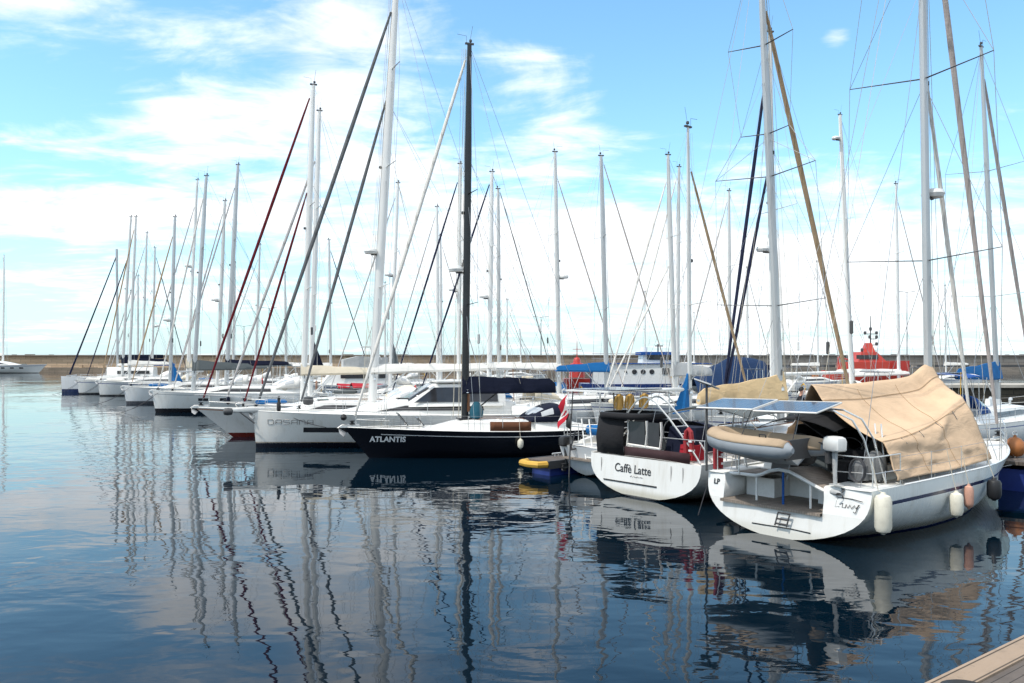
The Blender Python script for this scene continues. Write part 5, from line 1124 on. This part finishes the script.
# white and blue motor ship behind the middle
YS = 78.0; sx = lambda px: wpos(px, YS); sz = lambda py: wz(py, YS)
ms_ = thing('motor_ship', 'white motor ship with round portholes, blue hull and blue-roofed bridge', 'ship', (sx(648), YS, 0)); ox = sx(648)
m = MB(); m.loft([[(x, w * .9, -.3), (x, w, z * .5), (x, w, z), (x, -w, z), (x, -w, z * .5), (x, -w * .9, -.3)] for x, w, z in ((sx(580) - ox, 1.5, 1.6), (sx(600) - ox, 2.1, 1.55), (sx(680) - ox, 2.2, 1.6), (sx(715) - ox, 1.3, 2.0), (sx(724) - ox, .1, 2.2))]); m.build('hull', H_BLU, ms_)
m = MB(); m.loft([[(x, w, 1.5), (x, w, sz(364)), (x, -w, sz(364)), (x, -w, 1.5)] for x, w in ((sx(592) - ox, 1.8), (sx(685) - ox, 1.9), (sx(703) - ox, 1.3))]); m.build('deck_house', GEL, ms_, smooth=False)
MB().box((0, 0, sz(364) + .05), (sx(706) - sx(588), 4.0, .08)).build('boat_deck', MATS['blue_float'] if False else MIDBLUE, ms_, smooth=False)
for i in range(6):
    x = sx(606 + i * 8.5) - ox; r_ = .13 if i < 3 else .24
    MB().lathe([(r_ * .2, -.02), (r_, -.01), (r_, .02), (r_ * .2, .03)], 12, (x, -1.87 - .02 * i / 6, sz(371.5)), 'y').build('porthole', GLASS, ms_)
for x in (662, 672, 683): MB().box((sx(x) - ox, -1.90, sz(371)), (.65, .06, .6)).build('window', GLASS, ms_, smooth=False)
m = MB(); m.loft([[(x, w, sz(364)), (x + e, w * .95, sz(354)), (x + e, -w * .95, sz(354)), (x, -w, sz(364))] for x, w, e in ((sx(640) - ox, 1.5, .1), (sx(671) - ox, 1.4, -.2))]); m.build('bridge', GEL, ms_, smooth=False)
MB().box((sx(656) - ox, 0, sz(353.4)), (sx(674) - sx(638), 3.4, .28)).build('bridge_roof', MIDBLUE, ms_, smooth=False)
MB().box((sx(657) - ox, -1.47, sz(357.5)), (2.4, .06, .45)).build('window', GLASS, ms_, smooth=False)
m = MB(); m.tube([(sx(658) - ox, 0, sz(353)), (sx(658) - ox, 0, sz(344))], .07, 6); m.tube([(sx(655) - ox, 0, sz(346)), (sx(663) - ox, 0, sz(346))], .06, 5); m.build('radar_mast', DKGREY, ms_)
MB().tube([(sx(644) - ox, .2, sz(353)), (sx(644) - ox, .2, sz(347))], [.4, .3], 10).build('funnel', GEL, ms_)
for z in (.5, 1.0): MB().tube([(sx(590) - ox, -1.85, sz(364) + z), (sx(638) - ox, -1.85, sz(364) + z)], .025, 4).build('railing', WIRE, ms_, smooth=False)
yb = thing('yellow_canopy', 'narrow yellow canvas hanging at the white ship side left of the thick pale mast', 'canopy', (sx(670), YS - 2.3, 0))
m = MB(); m.loft([[(-.2 * k, -.1, z), (.35 * k, -.15, z), (.3 * k, .15, z), (-.2 * k, .1, z)] for z, k in ((sz(377), 1.8), (sz(370), 1.3), (sz(360), .7), (sz(354), .3))]); m.build('cloth', YEL, yb)
# boat wrapped in a navy tarp
YB = 56.0; X0 = wpos(725, YB); nb = thing('covered_motorboat', 'motorboat wrapped in a large navy blue tarp among the masts', 'motorboat', (X0, YB, 0), R(8))
HB = Hull(9.0, 3.2, 1.6, 1.4, .6, 0, .9); o = HB.mesh(H_WHT, nb, 12); o.location.x = -4.6
tb = thing('boat_tarp', 'navy blue tarp tented over the motorboat behind the tan boom cover', 'tarp', (X0, YB, 0), R(8))
m = MB(); m.grid(lambda u, v: (lerp(-2.6, 2.8, u), (2 * v - 1) * 1.75, (lambda a: lerp(1.5, lerp(2.9, 4.1, sm(u * 1.5) - .25 * sm((u - .7) / .3)), (1 - a ** 1.8)))(abs(2 * v - 1)) + .05 * math.sin(u * 19 + v * 7)), 18, 14); m.build('canvas', NAVYC if False else canvas('royal_navy_tarp', (.012, .032, .085), .05, 2.5), tb, solid=.012)
# orange-red rescue ship
YR_ = 122.0; rx = lambda px: wpos(px, YR_); rz_ = lambda py: wz(py, YR_); ox = rx(855)
rs = thing('rescue_ship', 'bright orange-red rescue ship with a dark radar mast moored under the breakwater', 'ship', (ox, YR_, 0))
m = MB(); m.loft([[(x, w * .8, -.4), (x, w, z), (x, -w, z), (x, -w * .8, -.4)] for x, w, z in ((rx(822) - ox, .3, 2.3), (rx(830) - ox, 2.0, 2.0), (rx(860) - ox, 2.6, 1.6), (rx(896) - ox, 2.4, 1.5))]); m.build('hull', REDO, rs, smooth=False)
m = MB(); m.loft([[(x, w, 2.0), (x, w, rz_(362)), (x, -w, rz_(362)), (x, -w, 2.0)] for x, w in ((rx(842) - ox, 2.0), (rx(884) - ox, 2.0))]); m.build('lower_house', REDO, rs, smooth=False)
m = MB(); m.loft([[(x + e * .6, w, rz_(362)), (x - e, w * .9, rz_(352)), (x - e, -w * .9, rz_(352)), (x + e * .6, -w, rz_(362))] for x, w, e in ((rx(855) - ox, 1.8, -.3), (rx(878) - ox, 1.8, .9))]); m.build('wheelhouse', REDO, rs, smooth=False)
MB().box((rx(862) - ox, -1.78, rz_(357)), (3.2, .1, .6)).build('window', GLASS, rs, smooth=False)
m = MB(); m.loft([[(rx(868) - ox - .7 * k, .5 * k, z), (rx(868) - ox + .7 * k, .5 * k, z), (rx(868) - ox + .7 * k, -.5 * k, z), (rx(868) - ox - .7 * k, -.5 * k, z)] for z, k in ((rz_(353), 1.3), (rz_(343), .6))]); m.build('mast_base', REDO, rs, smooth=False)
m = MB(); m.tube([(rx(870.5) - ox, 0, rz_(345)), (rx(870.5) - ox, 0, rz_(316))], [.12, .05], 6)
for py, a, b_ in ((351, -9, 6), (339, 0, 6), (334, -5, 6), (345, 0, 6)): m.tube([(rx(870.5 + a) - ox, 0, rz_(py)), (rx(870.5 + b_) - ox, 0, rz_(py))], .06, 5)
m.build('radar_mast', DKGREY, rs)
for a, py in ((6, 344), (6, 337), (6, 333), (-5.5, 333), (-8.5, 350), (-.8, 337), (0, 329)): MB().lathe([(.1, -.25), (.22, -.2), (.22, .2), (.08, .28)], 8, (rx(870.5 + a) - ox, 0, rz_(py))).build('mast_lamp', DKGREY, rs)
m = MB(); m.tube([(rx(838) - ox, 0, 2.0), (rx(838) - ox, 0, rz_(357))], .12, 6); m.tube([(rx(838) - ox, 0, rz_(357)), (rx(850) - ox, 0, rz_(360))], .10, 6); m.build('deck_crane', REDO, rs)
MB().box((rx(897) - ox, 0, rz_(366)), (2.6, 2.4, 1.6)).build('rescue_boat_cradle', RED, rs, smooth=False)
# small red pilot boat
YP = 118.0; ox = wpos(577, YP); pb = thing('pilot_boat', 'small red pilot boat with a domed red cabin and thin mast before the breakwater', 'boat', (ox, YP, 0)); pb.scale = (.8, .8, .85)
m = MB(); m.loft([[(x, w * .7, -.3), (x, w, 1.3), (x, -w, 1.3), (x, -w * .7, -.3)] for x, w in ((-2.6, 1.6), (1, 1.7), (2.4, .9), (3.0, .1))]); m.build('hull', RED, pb, smooth=False)
MB().lathe([(1.5, 1.5), (1.45, 2.6), (1.3, 3.5), (1.25, 3.9), (.75, 4.05), (.6, 4.7), (.45, 4.9), (.12, 5.0)], 8).build('cabin', RED, pb)
for i in range(4): MB().box((-.9 + .6 * i, -1.42, 3.3), (.42, .12, .5)).build('window', GLASS, pb, smooth=False)
m = MB(); m.tube([(0, 0, 5), (0, 0, wz(331, YP))], [.1, .04], 6); m.tube([(-.8, 0, 6.4), (.8, 0, 6.4)], .05, 5); m.build('light_mast', RED, pb)
# motor yacht with a flying bridge
YF = 76.0; ox = wpos(352, YF); fy = thing('motor_yacht', 'white motor yacht with a grey canvas flying bridge and folded mast arch', 'motor yacht', (ox, YF, 0), R(197))
HF = Hull(11.5, 3.8, 1.8, 1.4, .9, 0, .9); o = HF.mesh(H_WHT, fy, 12); o.location.x = -5.6; HF.deckmesh(DECK, o)
m = MB(); m.loft([[(x, w, 1.5), (x + e, w * .94, 3.2), (x + e, -w * .94, 3.2), (x, -w, 1.5)] for x, w, e in ((-3.6, 1.6, 0), (.5, 1.6, 0), (3.0, 1.2, -1.4))]); m.build('saloon', GEL, fy, smooth=False)
for q in (1, -1): MB().box((-.9, q * 1.60, 2.45), (4.2, .05, .62)).build('window', GLASS, fy, smooth=False)
m = MB(); m.loft([[(x, w, 3.2), (x, w * .98, z), (x, -w * .98, z), (x, -w, 3.2)] for x, w, z in ((-3.2, 1.5, 4.1), (-.5, 1.5, 4.2), (.9, 1.2, 3.9))]); m.build('flying_bridge', LGREYC, fy, smooth=False)
m = MB()
for q in (1, -1): m.tube([(-2.6, q * 1.45, 3.9), (-1.9, q * 1.2, 4.95), (-1.9, 0, 5.05)], .06, 6)
m.build('radar_arch', GEL, fy); MB().box((-1.6, 0, 5.1), (1.7, 2.2, .08)).build('hard_top', GEL, fy, smooth=False)
for q in (1, -1): MB().tube([(-3.3, q * 1.4, 4.2), (-3.3, q * 1.4, 3.3)], .03, 5).build('rail_post', STEEL, fy)
# big white yacht far off at the left
YW_ = 236.0; ox = wpos(42, YW_); xy = (ox - 26, YW_); HW = Hull(25.0, 6.0, 2.6, 2.2, 2.5, .3, .8)
big, _ = boat('sailing_yacht', 'large white ketch with dark hull ports lying alone under the breakwater', 0, xy, HW, H_WHT, lod=1, cabin=(6, 20, 1.1), wins=((8, 17, dict(tip=.3)),), mast=(26 - (42 - 3) / FPX * YW_, 26 - (42 - 5) / FPX * YW_ - .3, wz(255, YW_)), mcol=MASTW, mr=.32, spreaders=((.35, 2.2), (.65, 1.8)), boom=(5.2, 8, WHITEC, .9), rails=False, anchor=False, rr=.02, lazy=False, extra_halyards=0)
for i in range(4): sideplate(big, HW, -1, 13 + 2.4 * i, 14 + 2.4 * i, 1.3, 1.7, GLASS, 'hull_port', .02, 3)
# ------------------------------------------------------------------ buoy, people
bu = thing('mooring_buoy', 'round orange-brown mooring buoy resting on the timber finger by the yacht bow', 'buoy', (wpos(1016, 24.4), 24.45, .88))
MB().lathe([(.05, .01), (.18, .05), (.27, .16), (.30, .30), (.27, .44), (.16, .57), (.05, .62), (.04, .68)], 18).build('float', ORG, bu); MB().tube([(.07 * math.cos(a), 0, .72 + .07 * math.sin(a)) for a in [2 * math.pi * i / 10 for i in range(10)]], .016, 5, closed=True).build('eye', STEEL, bu)
def person(label, loc, rz, pose, top, legs, scale=1.0):
    """one skinned body; clothing by region; hair as a child"""
    J = pose; names = list(J); idx = {n: i for i, n in enumerate(names)}
    E = [('pelvis', 'waist'), ('waist', 'chest'), ('chest', 'neck'), ('neck', 'head'), ('head', 'crown')]
    for s_ in 'lr': E += [('chest', 'sh' + s_), ('sh' + s_, 'el' + s_), ('el' + s_, 'wr' + s_), ('wr' + s_, 'pa' + s_), ('pelvis', 'hi' + s_), ('hi' + s_, 'kn' + s_), ('kn' + s_, 'an' + s_), ('an' + s_, 'to' + s_)]
    rad = dict(pelvis=.145, waist=.125, chest=.155, neck=.058, head=.095, crown=.078, sh=.065, el=.045, wr=.030, pa=.034, hi=.095, kn=.06, an=.042, to=.04)
    V = [Vector(J[n]) * scale for n in names]; RD = [rad.get(n, rad.get(n[:2])) * scale for n in names]
    ED = [(idx[a], idx[b_]) for a, b_ in E]
    for s_ in 'lr':
        pa = Vector(J['pa' + s_]) * scale; d = (pa - Vector(J['wr' + s_]) * scale).normalized(); side = d.cross(Vector((0, 0, 1)) if abs(d.z) < .9 else Vector((1, 0, 0))).normalized(); dn = d.cross(side)
        for k, (o_, l_) in enumerate(((-.032, .062), (-.011, .075), (.011, .070), (.032, .055), (.045, .045))):
            i0 = len(V); V += [pa + side * o_ * scale + d * .03, pa + side * o_ * 1.05 * scale + d * l_ * scale * .6 + d * .02, pa + side * o_ * scale + d * l_ * scale + dn * .02 * scale]; RD += [.010, .009, .008]; ED += [(idx['pa' + s_], i0), (i0, i0 + 1), (i0 + 1, i0 + 2)]
    me = bpy.data.meshes.new('body'); me.from_pydata([tuple(v) for v in V], ED, []); o = bpy.data.objects.new('person_body', me); COL.objects.link(o)
    md = o.modifiers.new('skin', 'SKIN'); sk = me.skin_vertices[0].data
    for i, r in enumerate(RD): sk[i].radius = (r, r)
    sk[0].use_root = True
    sb = o.modifiers.new('sub', 'SUBSURF'); sb.levels = 2; sb.render_levels = 2
    nm = bpy.data.meshes.new_from_object(o.evaluated_get(bpy.context.evaluated_depsgraph_get())); bpy.data.objects.remove(o)
    for mt in (SKIN, top, legs, HAIR): nm.materials.append(mt)
    hz_ = (Vector(J['neck']) * scale); legp = [(Vector(J['hi' + s_]) * scale, Vector(J['kn' + s_]) * scale, Vector(J['an' + s_]) * scale) for s_ in 'lr']; hands = [Vector(J['wr' + s_]) * scale for s_ in 'lr']; pel = Vector(J['pelvis']) * scale
    chest = Vector(J['chest']) * scale; hd = Vector(J['head']) * scale
    for p_ in nm.polygons:
        c = p_.center; k = 1
        if (c - hd).length < .19 * scale and c.z > hz_.z - .01: k = 0
        elif min((c - h_).length for h_ in hands) < .10 * scale or min(((c - Vector(J['pa' + s_]) * scale).length for s_ in 'lr')) < .13 * scale: k = 0
        elif any(min((c - a.lerp(b_, f)).length for f in (.15, .4, .7, 1)) < .13 * scale for a, b_, d_ in legp) or any(min((c - b_.lerp(d_, f)).length for f in (.3, .6, 1)) < .16 * scale for a, b_, d_ in legp): k = 2
        p_.material_index = k; p_.use_smooth = True
    t = thing('person', label, 'person', loc, rz); b_ = bpy.data.objects.new('body', nm); COL.objects.link(b_); b_.parent = t
    hdp = hd + Vector((0, 0, .045 * scale)); m = MB()
    m.loft([[hdp + Vector((-.018 + .105 * math.cos(a) * math.cos(e) * (1.0 if math.cos(a) < .3 else .72), .098 * math.sin(a) * math.cos(e), .03 + .115 * math.sin(e))) * scale for a in [2 * math.pi * i / 14 for i in range(14)]] for e in [R(q) for q in (-25, 0, 25, 50, 72, 88)]]); m.build('hair', HAIR, t)
    fx = hd + Vector((.092, 0, .02)) * scale
    for q in (1, -1):
        MB().lathe([(.003, -.012), (.012, 0), (.003, .012)], 8, fx + Vector((.0, q * .032, .012)) * scale).build('eye', HAIR, t)
        MB().tube([hd + Vector((-.01, q * .092, .04)) * scale, hd + Vector((-.012, q * .104, .015)) * scale, hd + Vector((0, q * .094, -.015)) * scale], .012, 6).build('ear', SKIN, t)
    MB().tube([fx + Vector((0, 0, .015)) * scale, fx + Vector((.022, 0, -.018)) * scale, fx + Vector((.004, 0, -.024)) * scale], [.008, .013, .008], 6).build('nose', SKIN, t)
    MB().tube([fx + Vector((-.004, -.025, -.05)) * scale, fx + Vector((.005, 0, -.052)) * scale, fx + Vector((-.004, .025, -.05)) * scale], .006, 5).build('mouth', RED, t)
    return t
SIT = dict(pelvis=(0, 0, .12), waist=(.0, 0, .28), chest=(.06, 0, .48), neck=(.10, 0, .62), head=(.14, 0, .73), crown=(.15, 0, .84))
for s_, q in (('l', 1), ('r', -1)): SIT.update({'sh' + s_: (.07, q * .19, .53), 'el' + s_: (.20, q * .25, .30), 'wr' + s_: (.42, q * .12, .36), 'pa' + s_: (.48, q * .09, .38), 'hi' + s_: (.05, q * .10, .10), 'kn' + s_: (.46, q * .14, .16), 'an' + s_: (.56, q * .13, -.24), 'to' + s_: (.70, q * .14, -.28)})
STAND = dict(pelvis=(0, 0, .95), waist=(0, 0, 1.10), chest=(0, 0, 1.30), neck=(.02, 0, 1.47), head=(.03, 0, 1.57), crown=(.03, 0, 1.68))
for s_, q in (('l', 1), ('r', -1)): STAND.update({'sh' + s_: (0, q * .19, 1.38), 'el' + s_: (-.03, q * .25, 1.10), 'wr' + s_: (.06, q * .24, .86), 'pa' + s_: (.08, q * .24, .79), 'hi' + s_: (0, q * .09, .90), 'kn' + s_: (.02, q * .10, .50), 'an' + s_: (0, q * .11, .08), 'to' + s_: (.14, q * .13, .04)})
xp = xloc(xyC, TH, 794); pw = world(cafe, (xp, -.15, 0)); zt = HC.cab.top(xp) + .34
MB().box((xp, -.15, HC.cab.top(xp) + .15), (.62, .55, .36), taper=.9).build('life_raft', GREYC, cafe, smooth=True)
person('dark-haired person in dark clothes sitting on a cabin roof holding white paper', (pw.x, pw.y, zt), R(-35), SIT, CLOTHD, CLOTHD)
pp = thing('paper_sheet', 'open white paper sheet held by the person sitting on the cabin roof', 'paper', (pw.x + .50 * math.cos(R(-35)), pw.y + .50 * math.sin(R(-35)), zt + .42), R(-35))
m = MB(); m.loft([[(.04 * abs(y) * 4, y, 0), (.10 + .04 * abs(y) * 4, y, .34)] for y in (-.30, -.15, 0, .15, .30)], False, (False, False)); m.build('sheet', TEXTW, pp, solid=.003)
person('person in navy clothes standing on the aft deck of the white motor ship', (sx(590.5), YS - .6, 1.56 + .0), R(200), {k: (v[0], v[1], v[2]) for k, v in STAND.items()}, CLOTHN, CLOTHN, 1.0)
# fenders along other hulls
fender('white fender at the bow of the cream white cutter lettered DASANA', das, HD, 8.8, 1, .95, .6, .14, FEND)
fender('navy fender hanging on the white hull with the black waterline band', rD, hD, 6.5, 1, 1.2, .6, .14, NAVYC)
